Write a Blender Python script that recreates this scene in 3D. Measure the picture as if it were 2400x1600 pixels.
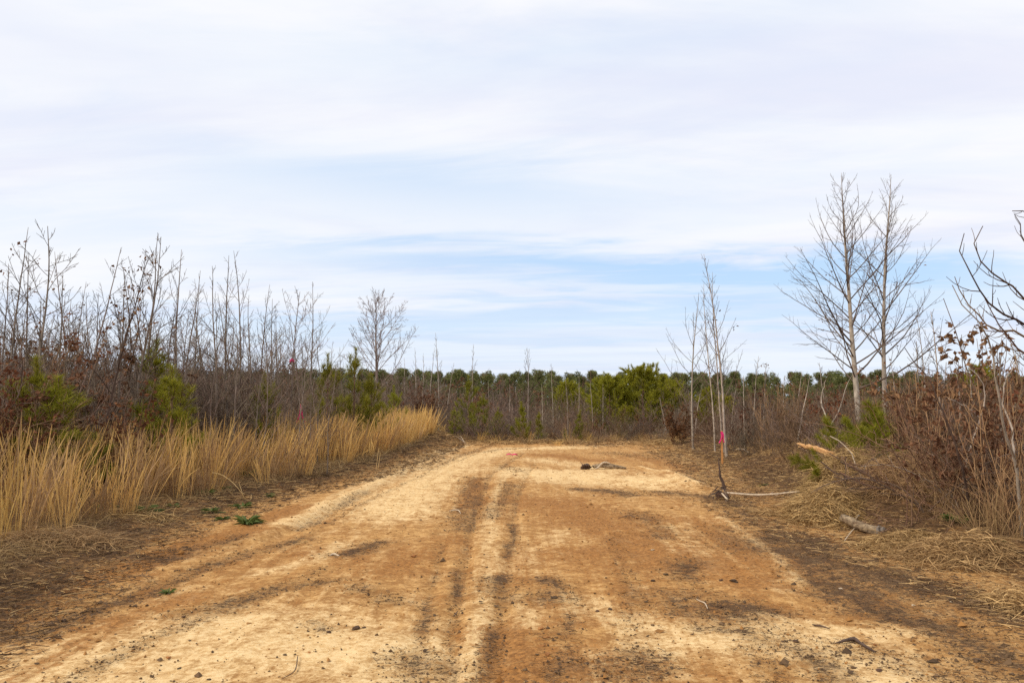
import bpy, math
import numpy as np
from mathutils import Vector

for o in list(bpy.data.objects):
    bpy.data.objects.remove(o)
SC = bpy.context.scene
COL = SC.collection
RNG = np.random.default_rng(11)
PI = math.pi

# ------------------------------------------------------------------ camera
EYE = 1.65
FPX = 1867.0                      # focal length in photo pixels (2400 wide)
PITCH = math.atan(130.0 / FPX)
cam_d = bpy.data.cameras.new('camera')
cam = bpy.data.objects.new('camera', cam_d)
COL.objects.link(cam)
cam_d.sensor_width = 36.0
cam_d.lens = 36.0 * FPX / 2400.0
cam_d.clip_start = 0.05
cam_d.clip_end = 9000.0
cam.location = (0, 0, EYE)
cam.rotation_euler = (PI / 2 + PITCH, 0, 0)
SC.camera = cam

# ------------------------------------------------------------------ sky and sun
SUN_EL, SUN_AZ = math.radians(44), math.radians(-118)   # azimuth from +Y towards +X
world = bpy.data.worlds.new('World')
SC.world = world
world.use_nodes = True


def build_world():
    nt = world.node_tree
    nt.nodes.clear()
    N = nt.nodes.new
    L = nt.links.new

    def math_(op, a, b=None, c=None):
        n = N('ShaderNodeMath')
        n.operation = op
        for i, v in enumerate((a, b, c)):
            if v is None:
                continue
            if isinstance(v, (int, float)):
                n.inputs[i].default_value = v
            else:
                L(v, n.inputs[i])
        return n.outputs[0]

    def sstep(v, a, b):
        n = N('ShaderNodeMapRange')
        n.interpolation_type = 'SMOOTHSTEP'
        L(v, n.inputs[0])
        n.inputs[1].default_value = a
        n.inputs[2].default_value = b
        return n.outputs[0]
    out = N('ShaderNodeOutputWorld')
    bg = N('ShaderNodeBackground')
    bg.inputs['Strength'].default_value = 0.12
    sky = N('ShaderNodeTexSky')
    sky.sky_type = 'NISHITA'
    sky.sun_disc = False
    sky.sun_elevation = SUN_EL
    sky.sun_rotation = SUN_AZ
    sky.air_density = 1.0
    sky.dust_density = 0.6
    tc = N('ShaderNodeTexCoord')
    sep = N('ShaderNodeSeparateXYZ')
    L(tc.outputs['Generated'], sep.inputs[0])
    X, Y, Z = sep.outputs
    zc = math_('ADD', math_('MAXIMUM', Z, 0.0), 0.085)
    px = math_('DIVIDE', X, zc)
    py = math_('DIVIDE', Y, zc)
    comb = N('ShaderNodeCombineXYZ')
    L(math_('MULTIPLY', px, 0.42), comb.inputs[0])
    L(math_('ADD', py, math_('MULTIPLY', px, 0.10)), comb.inputs[1])

    def noise(scale, detail, rough, dist=0.0, off=0.0):
        m = N('ShaderNodeMapping')
        m.inputs['Location'].default_value = (off, off * 0.7, off * 1.3)
        L(comb.outputs[0], m.inputs[0])
        n = N('ShaderNodeTexNoise')
        n.inputs['Scale'].default_value = scale
        n.inputs['Detail'].default_value = detail
        n.inputs['Roughness'].default_value = rough
        n.inputs['Distortion'].default_value = dist
        L(m.outputs[0], n.inputs['Vector'])
        return n.outputs['Fac']
    n1 = noise(0.9, 5, 0.55, 0.4, 3.1)
    n2 = noise(2.6, 6, 0.6, 0.6, 8.4)
    # tangent-plane coordinates: e = slope above the horizon, a = bearing
    yy = math_('MAXIMUM', Y, 0.05)
    e = math_('DIVIDE', Z, math_('SQRT', math_('ADD', math_('MULTIPLY', Y, Y), math_('MULTIPLY', X, X))))
    a = math_('DIVIDE', X, yy)
    wob = math_('MULTIPLY', math_('SUBTRACT', n1, 0.5), 0.08)
    wob2 = math_('MULTIPLY', math_('SUBTRACT', n2, 0.5), 0.10)
    ew = math_('ADD', math_('ADD', e, wob), wob2)

    def gap(a0, e0, wa, we, tilt, s):
        da = math_('SUBTRACT', a, a0)
        de = math_('SUBTRACT', math_('ADD', ew, math_('MULTIPLY', da, tilt)), e0)
        q = math_('ADD', math_('POWER', math_('DIVIDE', da, wa), 2.0), math_('POWER', math_('DIVIDE', de, we), 2.0))
        return math_('MULTIPLY', math_('EXPONENT', math_('MULTIPLY', q, -1.0)), s)
    g = gap(0.10, 0.160, 0.40, 0.021, 0.02, 0.72)       # blue streak
    for args in ((0.30, 0.108, 0.45, 0.020, 0.0, 0.6), (-0.12, 0.27, 0.36, 0.050, 0.05, 0.38),
                 (0.44, 0.14, 0.25, 0.016, 0.03, 0.8), (-0.2, 0.085, 0.3, 0.02, 0.0, 0.4), (0.05, 0.45, 0.5, 0.05, -0.08, 0.25)):
        g = math_('ADD', g, gap(*args))
    # general thinness of the veil everywhere
    thin = math_('MULTIPLY', sstep(n1, 0.60, 0.30), 0.16)
    thin2 = math_('MULTIPLY', sstep(n2, 0.62, 0.35), 0.12)
    g = math_('ADD', g, math_('ADD', thin, thin2))
    # thinner veil of cloud right above the horizon
    g = math_('ADD', g, math_('MULTIPLY', sstep(e, 0.16, 0.0), 0.35))
    cov = math_('SUBTRACT', 1.0, math_('MULTIPLY', math_('MINIMUM', g, 1.0), 0.95))
    # cloud brightness varies with its thickness (grey-lavender bellies)
    belly = noise(1.0, 6, 0.58, 0.5, 15.0)
    cm = N('ShaderNodeMix')
    cm.data_type = 'RGBA'
    L(sstep(belly, 0.36, 0.60), cm.inputs['Factor'])
    cm.inputs['A'].default_value = (6.4, 6.5, 7.35, 1)
    cm.inputs['B'].default_value = (7.4, 7.42, 7.6, 1)
    # blue of the air: Nishita, lifted by thin high haze
    hz = N('ShaderNodeMix')
    hz.data_type = 'RGBA'
    hz.inputs['Factor'].default_value = 0.8
    L(sky.outputs[0], hz.inputs['A'])
    hz.inputs['B'].default_value = (4.0, 5.7, 7.9, 1)
    mx = N('ShaderNodeMix')
    mx.data_type = 'RGBA'
    L(cov, mx.inputs['Factor'])
    L(hz.outputs['Result'], mx.inputs['A'])
    L(cm.outputs['Result'], mx.inputs['B'])
    L(mx.outputs['Result'], bg.inputs['Color'])
    L(bg.outputs[0], out.inputs[0])


build_world()
sun_d = bpy.data.lights.new('sun', 'SUN')
sun_d.energy = 2.3
sun_d.angle = math.radians(24)
sun_d.color = (1.0, 0.90, 0.74)
sun = bpy.data.objects.new('sun', sun_d)
COL.objects.link(sun)
_sd = Vector((math.sin(SUN_AZ) * math.cos(SUN_EL), math.cos(SUN_AZ) * math.cos(SUN_EL), math.sin(SUN_EL)))
sun.rotation_euler = _sd.to_track_quat('Z', 'Y').to_euler()
sun.location = (0, 0, 50)

SC.view_settings.view_transform = 'Standard'
SC.view_settings.look = 'None'
SC.view_settings.exposure = 0.15
SC.view_settings.gamma = 1.0
SC.view_settings.use_curve_mapping = False
SC.render.engine = 'CYCLES'
SC.cycles.use_denoising = False
SC.cycles.use_adaptive_sampling = False
SC.cycles.max_bounces = 6
SC.cycles.transparent_max_bounces = 4


# ------------------------------------------------------------------ layout helpers
def at(px, py, d):
    """world point that stands at distance d (metres ahead) on the photo's line of sight px,py"""
    u, v = (px - 1200) / FPX, (800 - py) / FPX
    cy, cz = math.cos(PITCH) - v * math.sin(PITCH), math.sin(PITCH) + v * math.cos(PITCH)
    k = d / cy
    return np.array([u * k, d, EYE + cz * k])


def gp(px, py):
    u, v = (px - 1200) / FPX, (800 - py) / FPX
    cy, cz = math.cos(PITCH) - v * math.sin(PITCH), math.sin(PITCH) + v * math.cos(PITCH)
    k = -EYE / cz
    return (u * k, cy * k)


def sm(v, a, b):
    t = np.clip((v - a) / (b - a), 0, 1)
    return t * t * (3 - 2 * t)


def vnoise(x, y, seed=0):
    xi, yi = np.floor(x).astype(np.int64), np.floor(y).astype(np.int64)
    xf, yf = x - xi, y - yi
    xf = xf * xf * (3 - 2 * xf)
    yf = yf * yf * (3 - 2 * yf)

    def hsh(i, j):
        k = (i * 374761393 + j * 668265263 + seed * 1274126177) & 0xffffffff
        k = ((k ^ (k >> 13)) * 1274126177) & 0xffffffff
        k = (k ^ (k >> 16)) & 0xffff
        return k / 65535.0
    a, b, c, d = hsh(xi, yi), hsh(xi + 1, yi), hsh(xi, yi + 1), hsh(xi + 1, yi + 1)
    return (a * (1 - xf) + b * xf) * (1 - yf) + (c * (1 - xf) + d * xf) * yf


def fbm(x, y, seed=0, oct=4, gain=0.5):
    s, amp, tot, f = 0, 1.0, 0, 1.0
    for i in range(oct):
        s = s + amp * vnoise(x * f + 17.3 * i, y * f - 9.1 * i, seed + i)
        tot += amp
        amp *= gain
        f *= 2.03
    return s / tot


LE = np.array([(-50, -4.3), (3, -4.2), (6.7, -4.35), (10.5, -4.85), (13.8, -4.4), (17.9, -3.4), (24, -2.8), (29.5, -2.7), (33, -3.2), (60, -5), (4000, -5)])
RE = np.array([(-50, 4.9), (5, 4.9), (7.5, 4.8), (9.2, 4.25), (11.4, 4.2), (14, 4.7), (19, 5.2), (24.6, 5.5), (29, 5.9), (60, 6), (4000, 6)])


def left_edge(y):
    return np.interp(y, LE[:, 0], LE[:, 1]) + 0.35 * (fbm(y * 0.9, y * 0 + 3.3, 5, 3) - 0.5)


def right_edge(y):
    return np.interp(y, RE[:, 0], RE[:, 1]) + 0.35 * (fbm(y * 0.9, y * 0 + 8.3, 6, 3) - 0.5)


def hgt(x, y):
    x = np.asarray(x, float)
    y = np.asarray(y, float)
    xl, xr = left_edge(y), right_edge(y)
    z = np.zeros(np.broadcast(x, y).shape)
    dl, dr = xl - x, x - xr
    z = z + 0.16 * sm(dl, -0.5, 1.2) + 0.12 * sm(dl, 1.0, 8.0)
    z = z + 0.10 * sm(dr, -0.3, 1.0) + 0.18 * sm(dr, 0.6, 6.0)
    # bulldozed berms along both verges
    bl = np.exp(-((dl + 0.05) / 0.45) ** 2) * (0.05 + 0.17 * sm(y, 15, 23) * (1 - sm(y, 29, 32)))
    z = z + bl * (0.5 + fbm(x * 1.7, y * 1.7, 21, 3))
    br = np.exp(-((dr - 0.5) / 0.6) ** 2) * 0.10
    z = z + br * (0.4 + fbm(x * 1.5, y * 1.5, 25, 3))
    # pushed-up heap under the brush on the right
    z = z + 0.38 * np.exp(-(((x - 5.3) / 0.95) ** 2 + ((y - 11.3) / 1.5) ** 2)) * (0.6 + 0.8 * fbm(x * 2, y * 2, 31, 3))
    z = z + 0.25 * np.exp(-(((x - 5.1) / 0.6) ** 2 + ((y - 13.4) / 0.9) ** 2))
    z = z + 0.33 * np.exp(-(((x - 6.6) / 1.3) ** 2 + ((y - 17.5) / 1.2) ** 2))
    # low debris ridge across the end of the cleared ground
    z = z + 0.06 * np.exp(-((y - 30.2 + 0.12 * (x - 1)) / 0.8) ** 2) * sm(x, -3.5, -1) * (1 - sm(x, 2.2, 4.2)) * (0.3 + 1.2 * fbm(x * 1.1, y * 1.1, 41, 3))
    z = z + 0.16 * np.exp(-(((x - 5.2) / 0.75) ** 2 + ((y - 31.2) / 0.8) ** 2))
    # the ground falls away past the crest
    z = z - 8.2 * sm(y, 40, 175) - 1.5 * sm(y, 30.5, 50)
    z = z + (0.14 + 0.42 * (1 - sm(x, 1.0, 3.5))) * (fbm(x * 0.9, y * 0.5, 141, 4) - 0.47) * np.exp(-((y - 31) / 2.6) ** 2)
    z = z + 0.05 * (fbm(x * 0.35, y * 0.35, 51, 3) - 0.5)
    return z


def h1(x, y):
    return float(hgt(np.array([x]), np.array([y]))[0])


# ------------------------------------------------------------------ mesh helpers
def mesh_np(name, verts, faces, smooth=False, attrs=None, mats=()):
    """faces: one int array (m,k) or a list of such arrays; attrs: {name: float per vertex}"""
    me = bpy.data.meshes.new(name)
    verts = np.asarray(verts, np.float32).reshape(-1, 3)
    if isinstance(faces, np.ndarray):
        faces = [faces]
    faces = [np.asarray(f, np.int32) for f in faces if len(f)]
    loops = np.concatenate([f.ravel() for f in faces])
    tot = np.concatenate([np.full(len(f), f.shape[1], np.int32) for f in faces])
    start = np.concatenate([[0], np.cumsum(tot)[:-1]]).astype(np.int32)
    me.vertices.add(len(verts))
    me.vertices.foreach_set('co', verts.ravel())
    me.loops.add(len(loops))
    me.loops.foreach_set('vertex_index', loops)
    me.polygons.add(len(tot))
    me.polygons.foreach_set('loop_start', start)
    me.polygons.foreach_set('loop_total', tot)
    me.polygons.foreach_set('use_smooth', np.full(len(tot), smooth, bool))
    if attrs:
        for k, v in attrs.items():
            a = me.attributes.new(k, 'FLOAT', 'POINT')
            a.data.foreach_set('value', np.asarray(v, np.float32))
    me.update(calc_edges=True)
    for m in mats:
        me.materials.append(m)
    return me


def ob(name, me, parent=None, loc=None, rz=0.0, sc=None):
    o = bpy.data.objects.new(name, me)
    COL.objects.link(o)
    if parent is not None:
        o.parent = parent
    if loc is not None:
        o.location = [float(v) for v in loc]
    if rz:
        o.rotation_euler = (0, 0, rz)
    if sc is not None:
        o.scale = (sc, sc, sc) if isinstance(sc, (int, float)) else sc
    return o


def tag(o, label, cat=None, group=None, kind=None):
    o['label'] = label
    if cat:
        o['category'] = cat
    if group:
        o['group'] = group
    if kind:
        o['kind'] = kind
    return o


def norm(v):
    return v / np.maximum(np.linalg.norm(v, axis=-1, keepdims=True), 1e-9)


def tubes(brs, sides=4, cap=False):
    """brs: list of (points (n,3), radii (n,)) -> verts, [quads]"""
    groups = {}
    for p, r in brs:
        groups.setdefault(len(p), []).append((p, r))
    V, F, off = [], [], 0
    caps = []
    for n, lst in groups.items():
        P = np.array([p for p, r in lst])
        R = np.array([r for p, r in lst])
        T = norm(np.gradient(P, axis=1))
        mT = np.abs(T.mean(axis=1))
        ref = np.zeros((len(lst), 3))
        ref[np.arange(len(lst)), np.argmin(mT, axis=1)] = 1.0
        U = norm(np.cross(T, ref[:, None, :]))
        W = np.cross(T, U)
        ang = np.arange(sides) * 2 * PI / sides
        ring = P[:, :, None, :] + R[:, :, None, None] * (np.cos(ang)[None, None, :, None] * U[:, :, None, :] + np.sin(ang)[None, None, :, None] * W[:, :, None, :])
        V.append(ring.reshape(-1, 3))
        b, i, k = np.meshgrid(np.arange(len(lst)), np.arange(n - 1), np.arange(sides), indexing='ij')
        base = off + b * n * sides
        k2 = (k + 1) % sides
        q = np.stack([base + i * sides + k, base + i * sides + k2, base + (i + 1) * sides + k2, base + (i + 1) * sides + k], -1).reshape(-1, 4)
        F.append(q)
        if cap:
            for bb in range(len(lst)):
                s = off + bb * n * sides
                caps.append(list(range(s + sides - 1, s - 1, -1)))
                e = s + (n - 1) * sides
                caps.append(list(range(e, e + sides)))
        off += len(lst) * n * sides
    Fs = [np.concatenate(F)]
    if caps:
        Fs.append(np.array(caps))
    return np.concatenate(V), Fs


def tube_mesh(name, brs, sides, mat, cap=False):
    v, f = tubes(brs, sides, cap)
    return mesh_np(name, v, f, True, None, [mat])


def ribbons(base, d, L, W, bend, seg=3, prof=None, tint=None, rng=RNG):
    """thin curved blades: base (n,3), d unit (n,3), bend (n,3) added as t^2"""
    n = len(base)
    t = np.linspace(0, 1, seg + 1)
    P = base[:, None, :] + d[:, None, :] * (L[:, None] * t)[:, :, None] + bend[:, None, :] * (L[:, None] * t ** 2)[:, :, None]
    rv = norm(rng.normal(size=(n, 3)))
    wv = norm(np.cross(d, rv))
    if prof is None:
        prof = np.linspace(1, 0.25, seg + 1)
    off = wv[:, None, :] * (W[:, None] * prof[None, :] * 0.5)[:, :, None]
    V = np.stack([P - off, P + off], 2).reshape(-1, 3)          # n,(seg+1),2
    i, s = np.meshgrid(np.arange(n), np.arange(seg), indexing='ij')
    b = i * (seg + 1) * 2 + s * 2
    F = np.stack([b, b + 1, b + 3, b + 2], -1).reshape(-1, 4)
    if tint is None:
        tint = rng.random(n)
    A = np.repeat(tint, (seg + 1) * 2)
    return V, F, A


def leaves(pts, size, rng, droop=0.5):
    """little folded leaves at pts"""
    n = len(pts)
    d = norm(rng.normal(size=(n, 3)) * [1, 1, 0.7] + [0, 0, -droop])
    s = norm(np.cross(d, rng.normal(size=(n, 3))))
    nn = np.cross(d, s)
    L = size * rng.uniform(0.6, 1.35, n)[:, None]
    a, tip = pts, pts + d * L
    m = pts + d * L * 0.5
    b, c = m + s * L * 0.33 + nn * L * 0.2, m - s * L * 0.33 + nn * L * 0.2
    V = np.stack([a, b, tip, c], 1).reshape(-1, 3)
    i = np.arange(n) * 4
    F = np.concatenate([np.stack([i, i + 1, i + 2], -1), np.stack([i, i + 2, i + 3], -1)])
    return V, F, np.repeat(rng.random(n), 4)


def along(brs, n, rng, lo=0.3, hi=1.0):
    idx = rng.integers(0, len(brs), n)
    t = rng.uniform(lo, hi, n)
    out = np.empty((n, 3))
    dr = np.empty((n, 3))
    for k in range(n):
        p = brs[idx[k]][0]
        f = t[k] * (len(p) - 1)
        i = min(int(f), len(p) - 2)
        out[k] = p[i] + (p[i + 1] - p[i]) * (f - i)
        dr[k] = p[i + 1] - p[i]
    return out, norm(dr)


# ------------------------------------------------------------------ materials
def mat_plain(name, c1, c2, rough=0.85, scale=14.0, tint=False, objrand=0.0, spec=0.2, bump=0.0, stretch=None, trans=0.0, c3=None):
    m = bpy.data.materials.new(name)
    m.use_nodes = True
    nt = m.node_tree
    N, L = nt.nodes.new, nt.links.new
    b = nt.nodes['Principled BSDF']
    b.inputs['Roughness'].default_value = rough
    b.inputs['Specular IOR Level'].default_value = spec
    tc = N('ShaderNodeTexCoord')
    src = tc.outputs['Object']
    if stretch:
        mp = N('ShaderNodeMapping')
        mp.inputs['Scale'].default_value = stretch
        L(src, mp.inputs[0])
        src = mp.outputs[0]
    nz = N('ShaderNodeTexNoise')
    nz.inputs['Scale'].default_value = scale
    nz.inputs['Detail'].default_value = 4
    nz.inputs['Roughness'].default_value = 0.65
    L(src, nz.inputs['Vector'])
    rmp = N('ShaderNodeMapRange')
    L(nz.outputs['Fac'], rmp.inputs[0])
    rmp.inputs[1].default_value = 0.3
    rmp.inputs[2].default_value = 0.7
    fac = rmp.outputs[0]
    if tint:
        at_ = N('ShaderNodeAttribute')
        at_.attribute_name = 'tint'
        mm = N('ShaderNodeMath')
        mm.operation = 'MULTIPLY_ADD'
        L(fac, mm.inputs[0])
        mm.inputs[1].default_value = 0.25
        mul = N('ShaderNodeMath')
        mul.operation = 'MULTIPLY'
        L(at_.outputs['Fac'], mul.inputs[0])
        mul.inputs[1].default_value = 0.8
        L(mul.outputs[0], mm.inputs[2])
        fac = mm.outputs[0]
    mx = N('ShaderNodeMix')
    mx.data_type = 'RGBA'
    L(fac, mx.inputs['Factor'])
    mx.inputs['A'].default_value = (*c1, 1)
    mx.inputs['B'].default_value = (*c2, 1)
    colr = mx.outputs['Result']
    if objrand:
        oi = N('ShaderNodeObjectInfo')
        hs = N('ShaderNodeHueSaturation')
        mr = N('ShaderNodeMapRange')
        L(oi.outputs['Random'], mr.inputs[0])
        mr.inputs[3].default_value = 1 - objrand
        mr.inputs[4].default_value = 1 + objrand
        L(mr.outputs[0], hs.inputs['Value'])
        mr2 = N('ShaderNodeMapRange')
        mt = N('ShaderNodeMath')
        mt.operation = 'FRACT'
        m7 = N('ShaderNodeMath')
        m7.operation = 'MULTIPLY'
        L(oi.outputs['Random'], m7.inputs[0])
        m7.inputs[1].default_value = 7.31
        L(m7.outputs[0], mt.inputs[0])
        L(mt.outputs[0], mr2.inputs[0])
        mr2.inputs[3].default_value = 0.5 - objrand * 0.05
        mr2.inputs[4].default_value = 0.5 + objrand * 0.05
        L(mr2.outputs[0], hs.inputs['Hue'])
        L(colr, hs.inputs['Color'])
        colr = hs.outputs[0]
    L(colr, b.inputs['Base Color'])
    if bump:
        bp = N('ShaderNodeBump')
        bp.inputs['Strength'].default_value = bump
        bp.inputs['Distance'].default_value = 0.02
        L(nz.outputs['Fac'], bp.inputs['Height'])
        L(bp.outputs[0], b.inputs['Normal'])
    if trans:
        tr = N('ShaderNodeBsdfTranslucent')
        L(colr, tr.inputs[0])
        ms = N('ShaderNodeMixShader')
        ms.inputs[0].default_value = trans
        L(b.outputs[0], ms.inputs[1])
        L(tr.outputs[0], ms.inputs[2])
        L(ms.outputs[0], nt.nodes['Material Output'].inputs[0])
    return m


M = {}
M['twig_grey'] = mat_plain('grey_brown_twig', (0.085, 0.06, 0.043), (0.29, 0.21, 0.155), scale=3, objrand=0.45)
M['twig_red'] = mat_plain('reddish_twig', (0.085, 0.047, 0.028), (0.27, 0.16, 0.092), scale=3, objrand=0.3)
M['twig_tan'] = mat_plain('tan_stem', (0.22, 0.13, 0.06), (0.42, 0.27, 0.13), scale=4, objrand=0.25)
M['bark_pale'] = mat_plain('pale_grey_bark', (0.22, 0.17, 0.125), (0.56, 0.47, 0.38), scale=9, objrand=0.15, stretch=(1, 1, 0.55), bump=0.3)
M['bark_grey'] = mat_plain('grey_bark', (0.12, 0.09, 0.07), (0.32, 0.25, 0.2), scale=12, objrand=0.2, stretch=(1, 1, 0.25), bump=0.3)
M['bark_dark'] = mat_plain('dark_bark', (0.055, 0.035, 0.028), (0.14, 0.09, 0.065), scale=14, stretch=(1, 1, 0.3), bump=0.3)
M['twig_pop'] = mat_plain('poplar_twig', (0.085, 0.06, 0.045), (0.22, 0.16, 0.12), scale=5, objrand=0.15)
M['leaf_rust'] = mat_plain('rust_oak_leaf', (0.075, 0.028, 0.014), (0.25, 0.105, 0.045), tint=True, objrand=0.2, trans=0.25)
M['leaf_brown'] = mat_plain('dry_brown_leaf', (0.10, 0.045, 0.025), (0.30, 0.155, 0.075), tint=True, objrand=0.2, trans=0.2)
M['needle'] = mat_plain('young_pine_needle', (0.11, 0.125, 0.010), (0.38, 0.35, 0.03), tint=True, objrand=0.15, trans=0.3, rough=0.6)
M['needle_mid'] = mat_plain('pine_needle', (0.15, 0.155, 0.012), (0.50, 0.45, 0.04), tint=True, objrand=0.12, trans=0.25, rough=0.6)
M['needle_far'] = mat_plain('far_pine_needle', (0.075, 0.09, 0.03), (0.25, 0.25, 0.08), tint=True, objrand=0.2, trans=0.2, rough=0.7)
M['pine_bark'] = mat_plain('pine_bark', (0.12, 0.07, 0.045), (0.28, 0.17, 0.11), scale=15, bump=0.3)
M['grass_gold'] = mat_plain('golden_grass', (0.46, 0.26, 0.075), (0.92, 0.63, 0.22), tint=True, objrand=0.12, trans=0.3)
M['grass_tan'] = mat_plain('tan_grass', (0.20, 0.12, 0.06), (0.58, 0.38, 0.18), tint=True, objrand=0.15, trans=0.25)
M['straw'] = mat_plain('straw', (0.14, 0.075, 0.03), (0.72, 0.48, 0.21), tint=True, objrand=0.1, trans=0.15)
M['litter'] = mat_plain('dark_litter', (0.045, 0.028, 0.018), (0.19, 0.115, 0.06), tint=True)
M['weed'] = mat_plain('green_weed', (0.045, 0.075, 0.015), (0.15, 0.185, 0.045), tint=True, trans=0.25, rough=0.6)
M['clod_dark'] = mat_plain('dark_clod', (0.045, 0.027, 0.017), (0.14, 0.08, 0.042), tint=True, scale=30, objrand=0.3)
M['clod_clay'] = mat_plain('clay_clod', (0.20, 0.085, 0.025), (0.42, 0.20, 0.065), tint=True, scale=30, objrand=0.2)
M['stone'] = mat_plain('pale_stone', (0.35, 0.26, 0.17), (0.62, 0.5, 0.35), tint=True, scale=30, objrand=0.15)
M['log_grey'] = mat_plain('weathered_log', (0.085, 0.055, 0.035), (0.42, 0.31, 0.19), scale=24, stretch=(1, 1, 1), bump=0.5)
M['log_cut'] = mat_plain('grey_log_end', (0.08, 0.065, 0.055), (0.30, 0.25, 0.21), scale=30, bump=0.5)
M['wood_fresh'] = mat_plain('fresh_orange_wood', (0.40, 0.19, 0.07), (0.70, 0.42, 0.19), scale=22, bump=0.5)
M['wood_pale'] = mat_plain('pale_bare_wood', (0.36, 0.27, 0.18), (0.66, 0.54, 0.40), scale=22, bump=0.3)
M['lath'] = mat_plain('orange_lath', (0.50, 0.22, 0.07), (0.68, 0.33, 0.11), scale=25)
M['pink'] = mat_plain('pink_flagging', (0.78, 0.03, 0.18), (0.92, 0.06, 0.30), scale=12, rough=0.4, trans=0.25)


def mat_ground():
    m = bpy.data.materials.new('sandy_clay_ground')
    m.use_nodes = True
    nt = m.node_tree
    N, L = nt.nodes.new, nt.links.new
    b = nt.nodes['Principled BSDF']
    b.inputs['Roughness'].default_value = 0.95
    b.inputs['Specular IOR Level'].default_value = 0.12
    tc = N('ShaderNodeTexCoord')

    def noise(scale, detail=5, rough=0.6, dist=0.0, off=0.0, st=(1, 1, 1)):
        mp = N('ShaderNodeMapping')
        mp.inputs['Location'].default_value = (off, off * 1.7, 0)
        mp.inputs['Scale'].default_value = st
        L(tc.outputs['Object'], mp.inputs[0])
        n = N('ShaderNodeTexNoise')
        n.inputs['Scale'].default_value = scale
        n.inputs['Detail'].default_value = detail
        n.inputs['Roughness'].default_value = rough
        n.inputs['Distortion'].default_value = dist
        L(mp.outputs[0], n.inputs['Vector'])
        k = N('ShaderNodeMath')          # stretch the noise to fill 0..1
        k.operation = 'MULTIPLY_ADD'
        L(n.outputs['Fac'], k.inputs[0])
        k.inputs[1].default_value = 2.5
        k.inputs[2].default_value = -0.75
        return k.outputs[0]

    def attr(n_):
        a = N('ShaderNodeAttribute')
        a.attribute_name = n_
        return a.outputs['Fac']

    def mt(op, a, b_=None, c=None, clamp=False):
        n = N('ShaderNodeMath')
        n.operation = op
        n.use_clamp = clamp
        for i, v in enumerate((a, b_, c)):
            if v is None:
                continue
            if isinstance(v, (int, float)):
                n.inputs[i].default_value = v
            else:
                L(v, n.inputs[i])
        return n.outputs[0]

    def ss(v, lo, hi):
        n = N('ShaderNodeMapRange')
        n.interpolation_type = 'SMOOTHSTEP'
        for i, q in enumerate((v, lo, hi)):
            if isinstance(q, (int, float)):
                n.inputs[i].default_value = q
            else:
                L(q, n.inputs[i])
        return n.outputs[0]

    def mix(f, a, b_):
        n = N('ShaderNodeMix')
        n.data_type = 'RGBA'
        L(f, n.inputs['Factor'])
        for k, v in (('A', a), ('B', b_)):
            if isinstance(v, tuple):
                n.inputs[k].default_value = (*v, 1)
            else:
                L(v, n.inputs[k])
        return n.outputs['Result']
    S, D, V, O = attr('sand'), attr('dark'), attr('verge'), attr('ochre')
    nA = noise(1.3, 6, 0.62, 0.6, 2.0)
    nB = noise(6.0, 6, 0.68, 0.8, 9.0)
    nC = noise(26.0, 6, 0.72, 0.4, 4.0)
    nD = noise(95.0, 4, 0.7, 0.0, 6.0)
    nE = noise(13.0, 7, 0.75, 1.2, 13.0)
    nS = noise(1.0, 6, 0.7, 0.35, 31.0, (5.5, 0.42, 1.0))      # long smears along the track
    nT = noise(1.0, 5, 0.7, 0.25, 37.0, (16.0, 1.3, 1.0))
    nF = noise(9.0, 8, 0.78, 0.5, 21.0, (0.55, 1.4, 1.0))
    nG = noise(42.0, 5, 0.75, 0.3, 27.0, (0.6, 1.3, 1.0))
    nK = noise(70.0, 3, 0.6, 0.0, 51.0, (0.6, 1.3, 1.0))

    def wsum(base, *terms):
        r = base
        for n_, k in terms:
            r = mt('MULTIPLY_ADD', mt('SUBTRACT', n_, 0.5), k, r)
        return r
    # clay -> sand
    s = wsum(mt('MULTIPLY_ADD', S, 0.82, 0.10), (nA, 0.42), (nB, 0.52), (nC, 0.42), (nS, 0.46), (nT, 0.30))
    clay = mix(ss(wsum(nB, (nC, 0.8)), 0.1, 0.9), (0.33, 0.160, 0.052), (0.59, 0.335, 0.122))
    sand = mix(ss(wsum(nC, (nB, 0.6)), 0.1, 0.9), (0.63, 0.395, 0.165), (0.82, 0.59, 0.31))
    c = mix(ss(s, 0.05, 0.95), clay, sand)
    # brown and rusty subsoil smears
    o = wsum(mt('MULTIPLY_ADD', S, -0.38, mt('MULTIPLY', O, 0.75)), (nE, 0.75), (nA, 0.5), (nS, -0.45), (nC, 0.5))
    c = mix(mt('MULTIPLY', ss(o, 0.05, 0.40), 0.85), c, mix(ss(nC, 0.15, 0.85), (0.18, 0.076, 0.024), (0.43, 0.19, 0.052)))
    # dark organic soil and bits: patches that break up into specks
    dd = wsum(mt('MULTIPLY_ADD', S, -0.22, mt('MULTIPLY_ADD', D, 1.0, 0.06)), (nB, 0.46), (nA, 0.36), (nT, 0.34))
    wash = mix(ss(nB, 0.1, 0.9), (0.16, 0.080, 0.034), (0.32, 0.175, 0.078))
    c = mix(mt('MULTIPLY', ss(wsum(dd, (nC, 0.55), (nG, 0.5)), 0.22, 0.85), 0.48), c, wash)
    darkc = mix(ss(nD, 0.1, 0.9), (0.040, 0.025, 0.016), (0.15, 0.085, 0.045))
    thr = mt('MULTIPLY_ADD', dd, -0.60, 0.91)
    f1 = ss(mt('ADD', mt('MULTIPLY', nF, 0.5), mt('MULTIPLY', nG, 0.5)), thr, mt('ADD', thr, 0.09))
    c = mix(mt('MULTIPLY', f1, 0.86), c, darkc)
    thr2 = mt('MULTIPLY_ADD', dd, -0.25, 1.02)
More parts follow.
